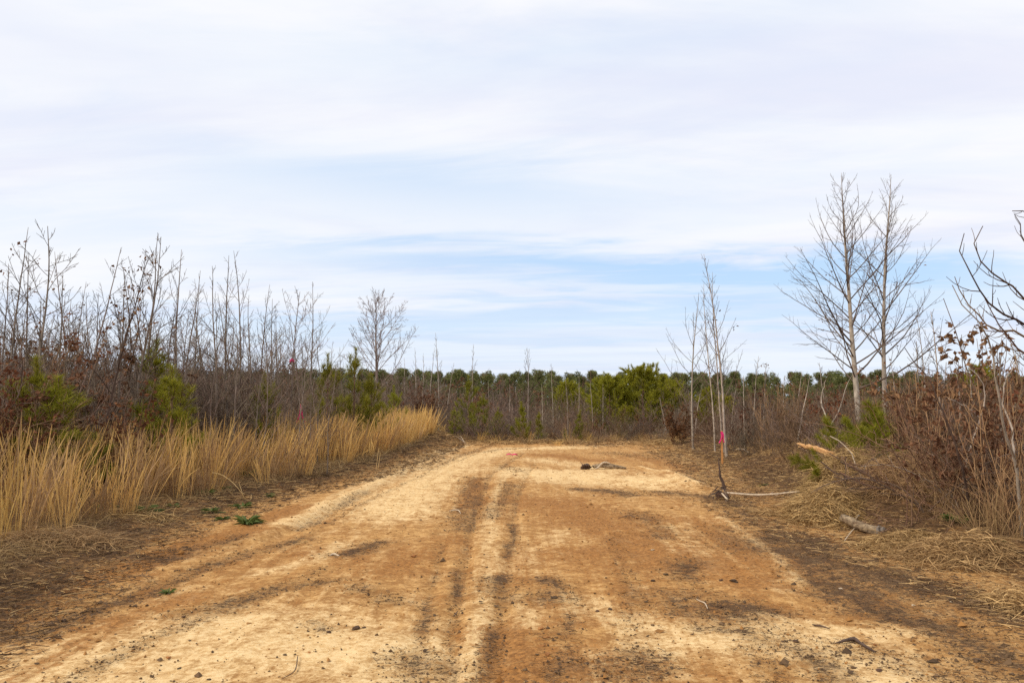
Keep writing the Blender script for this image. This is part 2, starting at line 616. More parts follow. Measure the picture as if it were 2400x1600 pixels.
    f2 = ss(nK, thr2, mt('ADD', thr2, 0.08))
    c = mix(mt('MULTIPLY', f2, 0.8), c, darkc)
    # pale grit
    c = mix(mt('MULTIPLY', ss(noise(58.0, 3, 0.6, 0.0, 61.0), 1.0, 1.1), 0.6), c, (0.72, 0.56, 0.36))
    # verges: leaf and straw litter over dark soil
    lit = mix(ss(nC, 0.1, 0.9), (0.05, 0.028, 0.015), (0.20, 0.108, 0.047))
    lit = mix(mt('MULTIPLY', ss(nD, 0.75, 1.0), 0.7), lit, (0.36, 0.22, 0.10))
    lit = mix(mt('MULTIPLY', ss(wsum(nA, (nB, 0.7)), 0.65, 1.0), 0.7), lit, (0.36, 0.175, 0.058))
    v2 = wsum(V, (nB, 0.45), (nF, 0.4))
    c = mix(ss(v2, 0.2, 0.85), c, lit)
    # fine grain
    g = mt('MULTIPLY_ADD', mt('ADD', mt('MULTIPLY', nD, 0.6), mt('MULTIPLY', noise(230.0, 2, 0.6, 0.0, 45.0), 0.4)), 0.36, 0.80)
    hs = N('ShaderNodeHueSaturation')
    L(c, hs.inputs['Color'])
    L(g, hs.inputs['Value'])
    L(hs.outputs[0], b.inputs['Base Color'])
    nH = noise(260.0, 3, 0.7, 0.0, 41.0)
    hgt_ = mt('ADD', mt('MULTIPLY', nE, 0.35), mt('ADD', mt('MULTIPLY', nC, 0.45), mt('ADD', mt('MULTIPLY', nD, 0.32), mt('MULTIPLY', nH, 0.12))))
    hgt_ = mt('ADD', hgt_, mt('MULTIPLY', mt('ADD', f1, f2), 0.10))
    hgt_ = mt('MULTIPLY', hgt_, mt('MULTIPLY_ADD', mt('ADD', D, V), 0.9, 0.5))
    bp = N('ShaderNodeBump')
    bp.inputs['Strength'].default_value = 0.75
    bp.inputs['Distance'].default_value = 0.016
    L(hgt_, bp.inputs['Height'])
    L(bp.outputs[0], b.inputs['Normal'])
    return m


# ------------------------------------------------------------------ ground
def poly_dist(x, y, pts):
    d = np.full(x.shape, 1e9)
    tt = np.zeros(x.shape)
    n = len(pts) - 1
    for i in range(max(n, 1)):
        ax, ay = pts[i]
        bx, by = pts[min(i + 1, n)] if n else pts[0]
        vx, vy = bx - ax, by - ay
        q = vx * vx + vy * vy
        t = np.clip(((x - ax) * vx + (y - ay) * vy) / max(q, 1e-9), 0, 1)
        dd = np.hypot(x - ax - t * vx, y - ay - t * vy)
        d = np.minimum(d, dd)
    return d


# marks seen on the cleared ground: (photo points, half width m, strength)
SAND = [
    ([(1330, 1048), (1190, 1052), (1090, 1075), (1020, 1110), (965, 1155), (905, 1205)], 0.75, 0.85),
    ([(1120, 1035), (1000, 1075), (880, 1128), (720, 1212), (660, 1230)], 0.24, 0.8),
    ([(1340, 1110), (1450, 1122), (1550, 1128)], 1.0, 0.95),
    ([(1200, 1098), (1270, 1112), (1340, 1122)], 0.7, 0.8),
    ([(1240, 1075), (1330, 1085), (1420, 1100)], 0.5, 0.55),
    ([(-100, 1620), (180, 1540), (420, 1480), (640, 1450), (860, 1500)], 0.55, 0.75),
    ([(300, 1620), (560, 1530), (840, 1540), (960, 1640)], 0.5, 0.75),
    ([(1085, 1640), (1115, 1500), (1135, 1400), (1142, 1290), (1150, 1225), (1165, 1150), (1190, 1095)], 0.10, 0.5),
    ([(1420, 1640), (1480, 1560), (1560, 1500), (1720, 1470)], 0.35, 0.5),
    ([(1700, 1490), (1890, 1500), (2050, 1560), (2120, 1640)], 0.5, 0.75),
    ([(1780, 1430), (1930, 1470), (2140, 1482)], 0.12, 0.7),
    ([(1690, 1215), (1770, 1265), (1830, 1320), (1880, 1370)], 0.09, 0.5),
    ([(1500, 1095), (1560, 1112), (1640, 1140)], 0.07, 0.9),
    ([(1400, 1045), (1500, 1038), (1600, 1045)], 0.35, 0.6),
    ([(1590, 1065), (1690, 1115), (1720, 1125)], 0.07, 0.6),
    ([(1770, 1110), (1850, 1128), (1930, 1135)], 0.08, 0.6),
    ([(600, 1340), (740, 1310), (800, 1270)], 0.16, 0.6),
    ([(1560, 1230), (1620, 1270), (1650, 1300)], 0.3, 0.45),
    ([(1340, 1400), (1420, 1440), (1530, 1470)], 0.2, 0.45),
    ([(1210, 1400), (1240, 1460)], 0.12, 0.5),
    ([(1300, 1250), (1240, 1330)], 0.3, 0.3),
]
DARK = [
    ([(1060, 1640), (1052, 1500), (1074, 1380), (1096, 1270), (1116, 1190), (1150, 1110), (1230, 1060)], 0.055, 0.38),
    ([(1152, 1640), (1167, 1480), (1187, 1350), (1202, 1240), (1217, 1150), (1252, 1085)], 0.06, 0.38),
    ([(958, 1640), (983, 1480), (1008, 1380), (1038, 1270)], 0.05, 0.4),
    ([(1000, 1105), (1120, 1062), (1250, 1046)], 0.05, 0.5), ([(700, 1262), (880, 1165), (1010, 1105)], 0.07, 0.45),
    ([(1290, 1640), (1330, 1500), (1350, 1400)], 0.10, 0.3), ([(1480, 1640), (1480, 1400), (1440, 1250)], 0.12, 0.3),
    ([(1850, 1640), (1720, 1450), (1600, 1330)], 0.12, 0.35), ([(2000, 1640), (1850, 1500), (1740, 1400)], 0.15, 0.3),
    ([(200, 1560), (480, 1440), (760, 1330)], 0.10, 0.35), ([(60, 1640), (330, 1500), (560, 1420)], 0.08, 0.35),
    ([(-60, 1480), (160, 1350), (337, 1250), (620, 1160), (880, 1096), (1040, 1040)], 0.35, 0.8),
    ([(-40, 1500), (124, 1469), (290, 1398), (470, 1330), (700, 1260)], 0.20, 0.55),
    ([(207, 1298), (373, 1315), (560, 1260)], 0.22, 0.6),
    ([(430, 1435), (560, 1406), (650, 1385), (753, 1362)], 0.17, 0.62),
    ([(800, 1300), (868, 1272), (900, 1268)], 0.22, 0.75),
    ([(734, 1455), (770, 1470)], 0.09, 0.7), ([(840, 1380), (930, 1410)], 0.15, 0.55),
    ([(1108, 1120), (1100, 1165), (1078, 1215), (1090, 1240)], 0.24, 0.6),
    ([(1062, 1330), (1072, 1400)], 0.07, 0.55), ([(1000, 1420), (985, 1480)], 0.07, 0.5), ([(960, 1530), (970, 1580)], 0.2, 0.4),
    ([(1190, 1130), (1180, 1175), (1150, 1215)], 0.18, 0.6),
    ([(1205, 1225), (1200, 1260), (1185, 1300)], 0.08, 0.6),
    ([(1160, 1350), (1175, 1385), (1200, 1400)], 0.18, 0.62),
    ([(1150, 1470), (1140, 1520), (1112, 1600)], 0.07, 0.55),
    ([(1360, 1145), (1414, 1150), (1480, 1160)], 0.3, 0.75),
    ([(1544, 1153), (1640, 1165), (1700, 1180)], 0.35, 0.7),
    ([(1480, 1200), (1540, 1230), (1560, 1260)], 0.25, 0.55),
    ([(1609, 1314), (1583, 1352)], 0.2, 0.55),
    ([(1575, 1400), (1640, 1415), (1690, 1440)], 0.28, 0.62),
    ([(1640, 1470), (1760, 1480)], 0.09, 0.7), ([(1740, 1420), (1830, 1430)], 0.14, 0.6),
    ([(1280, 1355), (1310, 1370), (1300, 1400)], 0.16, 0.65),
    ([(1690, 1240), (1760, 1290)], 0.35, 0.45),
    ([(1720, 1180), (1790, 1225), (1850, 1280), (1910, 1340), (2050, 1420), (2250, 1490), (2460, 1580)], 0.35, 0.75),
    ([(1900, 1270), (2050, 1340), (2250, 1400), (2450, 1440)], 0.5, 0.85),
    ([(1640, 1085), (1720, 1130), (1800, 1165)], 0.8, 0.6),
    ([(1560, 1062), (1650, 1075)], 0.8, 0.5), ([(1430, 1062), (1560, 1075)], 0.6, 0.4),
    ([(1130, 1058), (1180, 1052), (1240, 1050)], 0.12, 0.75),
    ([(1000, 1100), (1090, 1062), (1160, 1042)], 0.13, 0.6),
    ([(860, 1150), (780, 1195), (700, 1235)], 0.13, 0.6),
    ([(1180, 1090), (1215, 1105)], 0.25, 0.45),
    ([(2010, 1525), (2200, 1580), (2350, 1640)], 0.25, 0.45),
    ([(1500, 1530), (1540, 1560)], 0.2, 0.5), ([(1290, 1480), (1320, 1475)], 0.12, 0.4),
    ([(930, 1545), (1010, 1560)], 0.18, 0.45), ([(1320, 1570), (1420, 1575)], 0.25, 0.45),
    ([(1810, 1500), (1900, 1530), (1960, 1600)], 0.12, 0.6),
]
OCHRE = [
    ([(1280, 1200), (1450, 1230), (1620, 1300)], 1.1, 0.34), ([(1300, 1330), (1480, 1380), (1620, 1460)], 0.7, 0.3), ([(560, 1330), (760, 1290), (950, 1330)], 0.6, 0.3),
    ([(1650, 1230), (1760, 1330), (1850, 1420)], 0.5, 0.4), ([(1210, 1500), (1330, 1600)], 0.35, 0.4), ([(1500, 1070), (1640, 1100)], 0.9, 0.4),
    ([(0, 1440), (250, 1345), (420, 1290), (600, 1230), (700, 1190)], 0.3, 0.8),
    ([(0, 1600), (180, 1500), (400, 1400)], 0.2, 0.6),
    ([(1090, 1190), (1110, 1150), (1120, 1125)], 0.25, 0.8),
    ([(1250, 1170), (1400, 1200), (1500, 1300), (1350, 1300)], 0.6, 0.5),
    ([(1150, 1470), (1200, 1540), (1180, 1600)], 0.3, 0.6),
    ([(1230, 1600), (1350, 1560), (1450, 1600)], 0.4, 0.6),
    ([(900, 1340), (1010, 1300), (1060, 1260)], 0.25, 0.5),
    ([(1270, 1065), (1400, 1080)], 0.5, 0.7), ([(1570, 1118), (1640, 1130)], 0.3, 0.7),
    ([(1850, 1085), (1960, 1090)], 0.5, 0.7),
]
RUTS = [   # depressions and ridges left by wheels and tracks: (points, half width, depth)
    ([(1065, 1640), (1055, 1500), (1078, 1380), (1100, 1270), (1120, 1190), (1155, 1110), (1230, 1060)], 0.075, -0.028),
    ([(1150, 1640), (1165, 1480), (1185, 1350), (1200, 1240), (1215, 1150), (1250, 1085)], 0.075, -0.026),
    ([(960, 1640), (985, 1480), (1010, 1380), (1040, 1270)], 0.09, -0.015),
    ([(640, 1260), (860, 1158), (1000, 1095), (1130, 1052)], 0.16, -0.035),
    ([(600, 1265), (820, 1160), (960, 1098), (1090, 1052)], 0.14, 0.035),
    ([(1500, 1095), (1560, 1112), (1640, 1140)], 0.12, 0.04),
    ([(1690, 1215), (1770, 1265), (1830, 1320), (1880, 1370)], 0.10, 0.012),
    ([(1400, 1128), (1540, 1138)], 0.8, -0.06),
    ([(1560, 1112), (1640, 1145)], 0.35, 0.07),
    ([(300, 1400), (600, 1270), (760, 1215)], 0.16, -0.02),
]


def field(x, y, marks):
    dx = 0.28 * (fbm(x * 1.6, y * 1.6, 61, 3) - 0.5) + 0.12 * (fbm(x * 6, y * 6, 65, 2) - 0.5)
    dy = 0.42 * (fbm(x * 1.6, y * 1.6, 71, 3) - 0.5) + 0.16 * (fbm(x * 6, y * 6, 75, 2) - 0.5)
    out = np.zeros(x.shape)
    for pts, hw, s in marks:
        k = min(1.3, hw * 3.5)             # narrow wheel marks stay straight
        d = poly_dist(x + dx * k, y + dy * k, [gp(*p) for p in pts])
        f = s * np.exp(-(d / hw) ** 2)
        out = 1 - (1 - out) * (1 - f)
    return out


def ruts(x, y):
    wx = x + 0.03 * (fbm(x * 3, y * 1.2, 81, 3) - 0.5)
    out = np.zeros(x.shape)
    for pts, hw, dep in RUTS:
        d = poly_dist(wx, y, [gp(*p) for p in pts])
        out += dep * np.exp(-(d / hw) ** 2)
    return out


def grow(a0, step, fac, end):
    v = [a0]
    while v[-1] < end:
        v.append(v[-1] + step(v[-1]) * fac)
    return np.array(v)


def build_ground():
    ys = grow(3.6, lambda q: 0.0046 * q + 0.002, 1.0, 36.0)
    y2 = [ys[-1]]
    st = ys[-1] - ys[-2]
    while y2[-1] < 6000:
        st *= 1.09
        y2.append(y2[-1] + st)
    y0 = [ys[0]]
    st = 0.03
    while y0[-1] > -400:
        st *= 1.25
        y0.append(y0[-1] - st)
    Ys = np.concatenate([np.array(y0[1:][::-1]), ys, np.array(y2[1:])])
    xm = np.arange(-6.4, 6.4, 0.034)
    xo = [xm[-1]]
    st = 0.034
    while xo[-1] < 6000:
        st *= 1.07
        xo.append(xo[-1] + st)
    xo = np.array(xo[1:])
    Xs = np.concatenate([-(xo[::-1]) - 0.0, xm, xo])
    Xs = np.unique(Xs)
    X, Y = np.meshgrid(Xs, Ys)
    near = (np.abs(X) < 14) & (Y > 2) & (Y < 45)
    Z = hgt(X, Y)
    xn, yn = X[near], Y[near]
    sand, dark, och = np.zeros(X.shape), np.zeros(X.shape), np.zeros(X.shape)
    sand[near] = field(xn, yn, SAND)
    dark[near] = field(xn, yn, DARK)
    och[near] = field(xn, yn, OCHRE)
    xl, xr = left_edge(yn), right_edge(yn)
    lf, rf = xl - xn, xn - xr
    vg = np.maximum(sm(lf, -1.15, 0.25) * (0.8 + 0.2 * sm(lf, -0.3, 0.3)), sm(rf, -0.9, 0.3))
    vg = np.maximum(vg, sm(yn + 1.6 * (fbm(xn * 0.7, yn * 0.7, 131, 3) - 0.5) - 0.10 * np.abs(xn - 1), 27.6, 30.0) * np.interp(xn, [1.5, 3.5], [0.95, 0.55]))
    ver = np.ones(X.shape)
    ver[near] = vg
    # relief
    rel = ruts(xn, yn) * (1 - 0.7 * vg)
    rel += 0.030 * (fbm(xn * 2.2, yn * 2.2, 91, 4) - 0.5)
    rel += 0.016 * (fbm(xn * 9, yn * 0.9, 99, 4) - 0.5)
    rel += 0.024 * (fbm(xn * 11, yn * 11, 93, 3) - 0.5) * (0.5 + 1.3 * np.clip(dark[near] + 0.8 * vg, 0, 1))
    rel += 0.05 * (fbm(xn * 5, yn * 5, 95, 3) - 0.5) * np.clip(vg, 0, 1)
    # cleat ripples across the pale lane
    lane = np.exp(-(poly_dist(xn, yn, [gp(*p) for p in SAND[0][0]]) / 0.65) ** 2)
    rel += 0.007 * lane * np.sin((yn + 0.25 * xn) * 2 * PI / 0.16 + 2.5 * fbm(xn * 2, yn * 2, 97, 2))
    Z[near] += rel
    V = np.stack([X, Y, Z], -1).reshape(-1, 3)
    ny, nx = X.shape
    i, j = np.meshgrid(np.arange(ny - 1), np.arange(nx - 1), indexing='ij')
    a = i * nx + j
    F = np.stack([a, a + 1, a + nx + 1, a + nx], -1).reshape(-1, 4)
    me = mesh_np('ground', V, F, True, {'sand': sand.ravel(), 'dark': dark.ravel(), 'verge': ver.ravel(), 'ochre': och.ravel()}, [mat_ground()])
    o = ob('ground', me)
    tag(o, 'cleared dirt track of pale sand and orange clay with litter verges', None, None, 'structure')
    return o


build_ground()


def gz(x, y):
    """ground height including the ruts"""
    x = np.atleast_1d(np.asarray(x, float))
    y = np.atleast_1d(np.asarray(y, float))
    z = hgt(x, y) + ruts(x, y) * (1 - 0.7 * np.clip(np.maximum(sm(left_edge(y) - x, -0.45, 0.35), sm(x - right_edge(y), -0.5, 0.4)), 0, 1))
    z += 0.030 * (fbm(x * 2.2, y * 2.2, 91, 4) - 0.5)
    return z


# ------------------------------------------------------------------ branch skeletons
def wand(p0, d, L, n, rng, up=0.0, wob=0.08):
    pts = [np.array(p0, float)]
    d = np.array(d, float)
    d /= np.linalg.norm(d)
    s = L / (n - 1)
    for i in range(n - 1):
        d = d + rng.normal(size=3) * wob + np.array([0, 0, up / (n - 1)])
        d /= np.linalg.norm(d)
        pts.append(pts[-1] + d * s)
    return np.array(pts)


def taper(n, r0, r1, p=1.0):
    t = np.linspace(0, 1, n)
    return r1 + (r0 - r1) * (1 - t) ** p


def side_dir(t, ang, az):
    t = t / np.linalg.norm(t)
    ref = np.array([0, 0, 1.0]) if abs(t[2]) < 0.9 else np.array([1.0, 0, 0])
    u = np.cross(t, ref)
    u /= np.linalg.norm(u)
    w = np.cross(t, u)
    return t * math.cos(ang) + (u * math.cos(az) + w * math.sin(az)) * math.sin(ang)


def twigs_on(pts, r, L, rng, n, ratio, ang=0.75, up=0.3, lo=0.2, depth=1, rmin=0.0028, wob=0.1):
    """side shoots along a branch, and shoots on those"""
    out = []
    m = len(pts) - 1
    for k in range(n):
        t = lo + (0.97 - lo) * (k + rng.random()) / n
        f = t * m
        i = min(int(f), m - 1)
        p = pts[i] + (pts[i + 1] - pts[i]) * (f - i)
        l = L * ratio * (1.12 - t) * rng.uniform(0.6, 1.3)
        if l < 0.05:
            continue
        d = side_dir(pts[i + 1] - pts[i], ang * rng.uniform(0.7, 1.3), rng.uniform(0, 2 * PI))
        nn = 5 if depth > 0 else 4
        q = wand(p, d, l, nn, rng, up, wob)
        rr = max(rmin, min(np.interp(f, np.arange(m + 1), r) * 0.62, 0.011 * l + 0.003))
        br = (q, taper(nn, rr, rmin * 0.75))
        out.append(br)
        if depth > 0:
            out += twigs_on(q, br[1], l, rng, max(2, int(n * 0.55)), ratio * 0.95, ang, up, 0.15, depth - 1, rmin, wob)
    return out


def tree_skel(H, r, rng, nb=18, z0=0.18, bl=0.33, a0=65, a1=32, up=0.7, nsub=6, ratio=0.4, depth=1, crook=0.025, lean=(0, 0), shape=0.75, rmin=0.0032):
    n = 16
    d = norm(np.array([lean[0], lean[1], 1.0]))
    pts = wand((0, 0, -0.06), d, H + 0.06, n, rng, 0.04, crook)
    pts[:, 2] *= (H + 0.06) / max(pts[-1, 2] + 0.06, 0.1)
    R = taper(n, r, rmin, 0.85)
    R[0] *= 1.35
    limbs = []
    az = rng.uniform(0, 6)
    for k in range(nb):
        t = z0 + (0.975 - z0) * ((k + rng.uniform(0.1, 0.9)) / nb)
        az += 2.4 + rng.normal() * 0.4
        f = t * (n - 1)
        i = min(int(f), n - 2)
        p = pts[i] + (pts[i + 1] - pts[i]) * (f - i)
        L = H * bl * ((1.03 - t) / (1.03 - z0)) ** shape * rng.uniform(0.65, 1.2)
        a = math.radians(a0 + (a1 - a0) * t) * rng.uniform(0.85, 1.15)
        dr = side_dir(pts[i + 1] - pts[i], a, az)
        nn = 8
        q = wand(p, dr, L, nn, rng, up, 0.085)
        rr = min(np.interp(f, np.arange(n), R) * 0.5, 0.0062 * L + 0.0035)
        main = (q, taper(nn, max(rr, rmin), rmin * 0.8))
        limbs.append([main] + twigs_on(q, main[1], L, rng, nsub, ratio, 0.7, up * 0.6, 0.18, depth, rmin * 0.85))
    return (pts, R), limbs


def shrub_skel(h, spread, rng, nst=12, nsub=9, depth=1, up=0.35, ratio=0.38, r=0.008, wob=0.09, rmin=0.0036):
    out = []
    for k in range(nst):
        a = rng.uniform(0, 2 * PI)
        s = rng.uniform(0, 1) ** 0.7 * spread
        d = np.array([math.cos(a) * s, math.sin(a) * s, 1.0])
        b = np.array([math.cos(a) * s * 0.25 * h, math.sin(a) * s * 0.25 * h, -0.05]) + rng.normal(size=3) * [0.06, 0.06, 0]
        L = h * rng.uniform(0.55, 1.1)
        q = wand(b, d, L, 7, rng, up, wob)
        R = taper(7, r * rng.uniform(0.6, 1.3), rmin)
        out.append((q, R))
        out += twigs_on(q, R, L, rng, nsub, ratio, 0.7, up * 0.7, 0.12, depth, rmin, wob)
    return out


def needles_on(brs, rng, per_m, npt, L, W, lo=0.25, spread=0.85, fwd=0.9, minpts=2):
    """bottle-brush needle tufts along shoots"""
    base, d = [], []
    for p, r in brs:
        ln = np.linalg.norm(np.diff(p, axis=0), axis=1).sum()
        k = max(minpts, int(ln * per_m))
        t = lo + (1 - lo) * (np.arange(k) + 0.5 + rng.normal(size=k) * 0.2) / k
        f = np.clip(t, 0, 0.999) * (len(p) - 1)
        i = f.astype(int)
        P = p[i] + (p[i + 1] - p[i]) * (f - i)[:, None]
        T = norm(p[i + 1] - p[i])
        P = np.repeat(P, npt, 0)
        T = np.repeat(T, npt, 0)
        R = norm(rng.normal(size=P.shape))
        base.append(P)
        d.append(norm(T * fwd + R * spread + [0, 0, 0.25]))
    base, d = np.concatenate(base), np.concatenate(d)
    n = len(base)
    ln = L * rng.uniform(0.65, 1.2, n)
    wv = norm(np.cross(d, rng.normal(size=(n, 3)))) * (W * 0.5)
    tip = base + d * ln[:, None] + np.array([0, 0, -0.12]) * ln[:, None] * rng.random(n)[:, None]
    V = np.stack([base - wv, base + wv, tip], 1).reshape(-1, 3)
    F = np.arange(n * 3).reshape(-1, 3)
    # tint: brighter towards the shoot tips, with a random part (fresh and old needles)
    return V, F, np.repeat(rng.random(n), 3)


def pine_parts(name, H, rng, nwh=7, per=5, bl=0.34, per_m=14, npt=9, nl=0.15, nw=0.008, r=None, mat='needle', z0=0.12, top=0.35, second=3, up=0.9, a0=70, full=0.0, dens=1.0):
    """a young pine: trunk, whorled branches, needles"""
    r = r or 0.012 * H + 0.008
    n = 10
    pts = wand((0, 0, -0.06), (0, 0, 1), H + 0.06, n, rng, 0.03, 0.018)
    trunk = (pts, taper(n, r, 0.007))
    brs = []
    for w in range(nwh):
        t = z0 + (0.93 - z0) * (w + rng.uniform(-0.2, 0.2)) / nwh
        t = max(t, 0.04)
        for k in range(per):
            az = 2 * PI * (k + rng.uniform(-.3, .3)) / per + w * 1.1
            f = t * (n - 1)
            i = int(f)
            p = pts[i] + (pts[i + 1] - pts[i]) * (f - i)
            shp = (1.0 - t) ** 0.85 if not full else min(1.0, (1.0 - t) * 1.9) ** 0.75 * (0.55 + 0.45 * min(1, t / 0.3))
            L = H * bl * max(shp, 0.12) * (rng.uniform(0.7, 1.2) if full else rng.uniform(0.4, 1.5))
            a = math.radians(a0 - 30 * t)
            q = wand(p, side_dir(np.array([0, 0, 1.0]), a, az), L, 6, rng, up, 0.07)
            br = (q, taper(6, 0.004 + 0.008 * L, 0.004))
            brs.append(br)
            for s in range(second):
                ts = rng.uniform(0.3, 0.85)
                f2 = ts * 5
                i2 = int(f2)
                p2 = q[i2] + (q[i2 + 1] - q[i2]) * (f2 - i2)
                l2 = L * 0.42 * rng.uniform(0.6, 1.2)
                q2 = wand(p2, side_dir(q[i2 + 1] - q[i2], 0.7, rng.uniform(0, 6.3)), l2, 4, rng, up, 0.06)
                brs.append((q2, taper(4, 0.004 + 0.004 * l2, 0.0035)))
    leader = (pts[-4:].copy(), taper(4, 0.01, 0.006))
    V, F, A = needles_on(brs + [leader, leader], rng, per_m * dens, npt, nl, nw)
    return [('trunk', tube_mesh(name + '_trunk', [trunk], 6, M['pine_bark'])),
            ('branches', tube_mesh(name + '_branches', brs, 3, M['pine_bark'])),
            ('needles', mesh_np(name + '_needles', V, F, False, {'tint': A}, [M[mat]]))]


def thing(name, parts, loc, rz=0.0, sc=1.0, label='', cat='', group=None, tilt=None):
    """a thing: an Empty at its base with its parts (sharing mesh data between alike things)"""
    if len(parts) == 1:
        r = ob(name, parts[0][1], None, loc, rz, sc)
    else:
        r = ob(name, None, None, loc, rz, sc)
        r.empty_display_size = 0.2
        for pn, me in parts:
            ob(pn, me, r)
    if tilt:
        r.rotation_euler = (tilt[0], tilt[1], rz)
    return tag(r, label, cat, group)


def gloc(px, d, sink=0.02):
    x = (px - 1200) / FPX * d * 1.0
    return (x, d, h1(x, d) - sink)


def top_h(py, d):
    return EYE + (930 - py) / FPX * d


def spot(px):
    for lim, t in ((140, 'at the far left'), (300, 'around the leafy oak sapling'), (480, 'around the left pine bush'), (640, 'below the tall sapling trio'), (760, 'around the sapling with pink ribbon'), (900, 'around the pointed young pine'),
                   (1060, 'at the end of the golden grass'), (1180, 'left of the track end'), (1300, 'straight behind the track end'), (1420, 'left of the large green pine'), (1600, 'by the large green pines'), (1760, 'behind the orange stake'), (1900, 'between orange stake and poplars'),
                   (2050, 'around the left tall poplar'), (2180, 'right of the tall poplars'), (2320, 'left of the leaning sapling')):
        if px < lim:
            return t
    return 'by the right edge'


# ------------------------------------------------------------------ far pine forest
def build_far_forest():
    protos = []
    for v in range(5):
        rng = np.random.default_rng(200 + v)
        H = 15.0
        n = 8
        pts = wand((0, 0, -0.2), (0, 0, 1), H, n, rng, 0.0, 0.012)
        trunk = (pts, taper(n, 0.19, 0.05))
        brs = []
        for k in range(56):
            t = 0.30 + 0.69 * (k + rng.random()) / 56
            f = min(t, 0.995) * (n - 1)
            i = min(int(f), n - 2)
            p = pts[i] + (pts[i + 1] - pts[i]) * (f - i)
            L = 2.9 * max(0.22, 1 - ((t - 0.55) / 0.47) ** 2 * 0.85) * rng.uniform(0.45, 1.15)
            q = wand(p, side_dir(np.array([0, 0, 1.]), math.radians(75 - 30 * t), rng.uniform(0, 6.3)), max(L, 0.4), 5, rng, 0.5, 0.12)
            brs.append((q, taper(5, 0.05, 0.015)))
        cen, rad = [], []
        for k in range(42):                      # needle clumps fill a lumpy crown
            t = rng.uniform(0, 1)
            w = 2.3 * math.sqrt(max(0.02, 1 - (2 * t - 0.86) ** 2)) * rng.uniform(0.25, 1.0)
            a = rng.uniform(0, 2 * PI)
            cen.append((math.cos(a) * w, math.sin(a) * w, H * (0.34 + 0.62 * t)))
            rad.append(rng.uniform(0.4, 1.0))
        cen.append((0, 0, H - 0.5))
        rad.append(0.5)
        m = 120
        cen, rad = np.repeat(np.array(cen), m, 0), np.repeat(np.array(rad), m)
        dirs = norm(rng.normal(size=cen.shape))
        bs = cen + dirs * (rad * rng.uniform(0.25, 1.0, len(rad)) ** 0.6)[:, None] * [1, 1, 0.75]
        dd = norm(dirs + rng.normal(size=cen.shape) * 0.7 + [0, 0, 0.3])
        wv = norm(np.cross(dd, rng.normal(size=cen.shape))) * 0.055
        V = np.stack([bs - wv, bs + wv, bs + dd * rng.uniform(0.18, 0.36, len(rad))[:, None]], 1).reshape(-1, 3)
        F = np.arange(len(V)).reshape(-1, 3)
        A = np.repeat(rng.random(len(rad)), 3)
        protos.append([('trunk', tube_mesh('far_trunk', [trunk], 5, M['pine_bark'])),
                       ('branches', tube_mesh('far_branches', brs, 3, M['pine_bark'])),
                       ('crown', mesh_np('far_crown', V, F, False, {'tint': A}, [M['needle_far']]))])
    rng = np.random.default_rng(5)
    k = 0
    for row, (d, step, n0) in enumerate(((104, 3.4, 0), (117, 2.3, 0), (126, 2.3, 0), (136, 2.5, 0), (147, 2.7, 0))):
        x = -0.5 * d
        while x < 0.66 * d:
            x += step * rng.uniform(0.7, 1.4)
            px = 1200 + x / d * FPX
            if px < 560 and row < 2:
                continue
            dd = d + rng.normal() * 4
            py = (890 if row == 0 else 872) + 10 * (fbm(np.array([px / 90.0]), np.array([row * 3.3]), 7, 3)[0] - 0.5) * 2 - (6 if px < 1150 else 0) + (3 if px > 1700 else 0) + rng.uniform(-6, 9)
            z = h1(x, dd)
            H = top_h(py, dd) - z
            thing('pine_tree', protos[k % 5], (x, dd, z - 0.1), rng.uniform(0, 6.3), (H / 15.0 * rng.uniform(0.95, 1.35), H / 15.0 * rng.uniform(0.95, 1.35), H / 15.0),
                  'dark green pine of the distant tree line ' + spot(px), 'pine tree', 'pines of the distant tree line')
            k += 1
    return k


build_far_forest()


# ------------------------------------------------------------------ shrub thicket
def shrub_protos():
    P = {}
    P['grey'] = [[('stems', tube_mesh('grey_shrub', shrub_skel(2.0, 0.5, np.random.default_rng(300 + i), 16, 10, 1, wob=0.13, ratio=0.42), 3, M['twig_grey']))] for i in range(6)]
    P['red'] = [[('stems', tube_mesh('red_shrub', shrub_skel(1.7, 1.05, np.random.default_rng(320 + i), 13, 9, 1, r=0.007, wob=0.24, up=0.1, ratio=0.5), 3, M['twig_red']))] for i in range(4)]
    P['tan'] = [[('stems', tube_mesh('tan_shrub', shrub_skel(1.5, 0.3, np.random.default_rng(340 + i), 14, 10, 1, ratio=0.26, r=0.006, wob=0.07), 3, M['twig_tan']))] for i in range(3)]
    L = []
    for i in range(4):
        rng = np.random.default_rng(360 + i)
        sk = shrub_skel(1.9, 0.55, rng, 9, 7, 1)
        pts, _ = along(sk, 800, rng, 0.3)
        V, F, A = leaves(pts, 0.07, rng)
        L.append([('stems', tube_mesh('leafy_shrub', sk, 3, M['twig_red'])), ('leaves', mesh_np('leafy_leaves', V, F, False, {'tint': A}, [M['leaf_rust' if i % 2 else 'leaf_brown']]))])
    P['leafy'] = L
    return P


SP = shrub_protos()


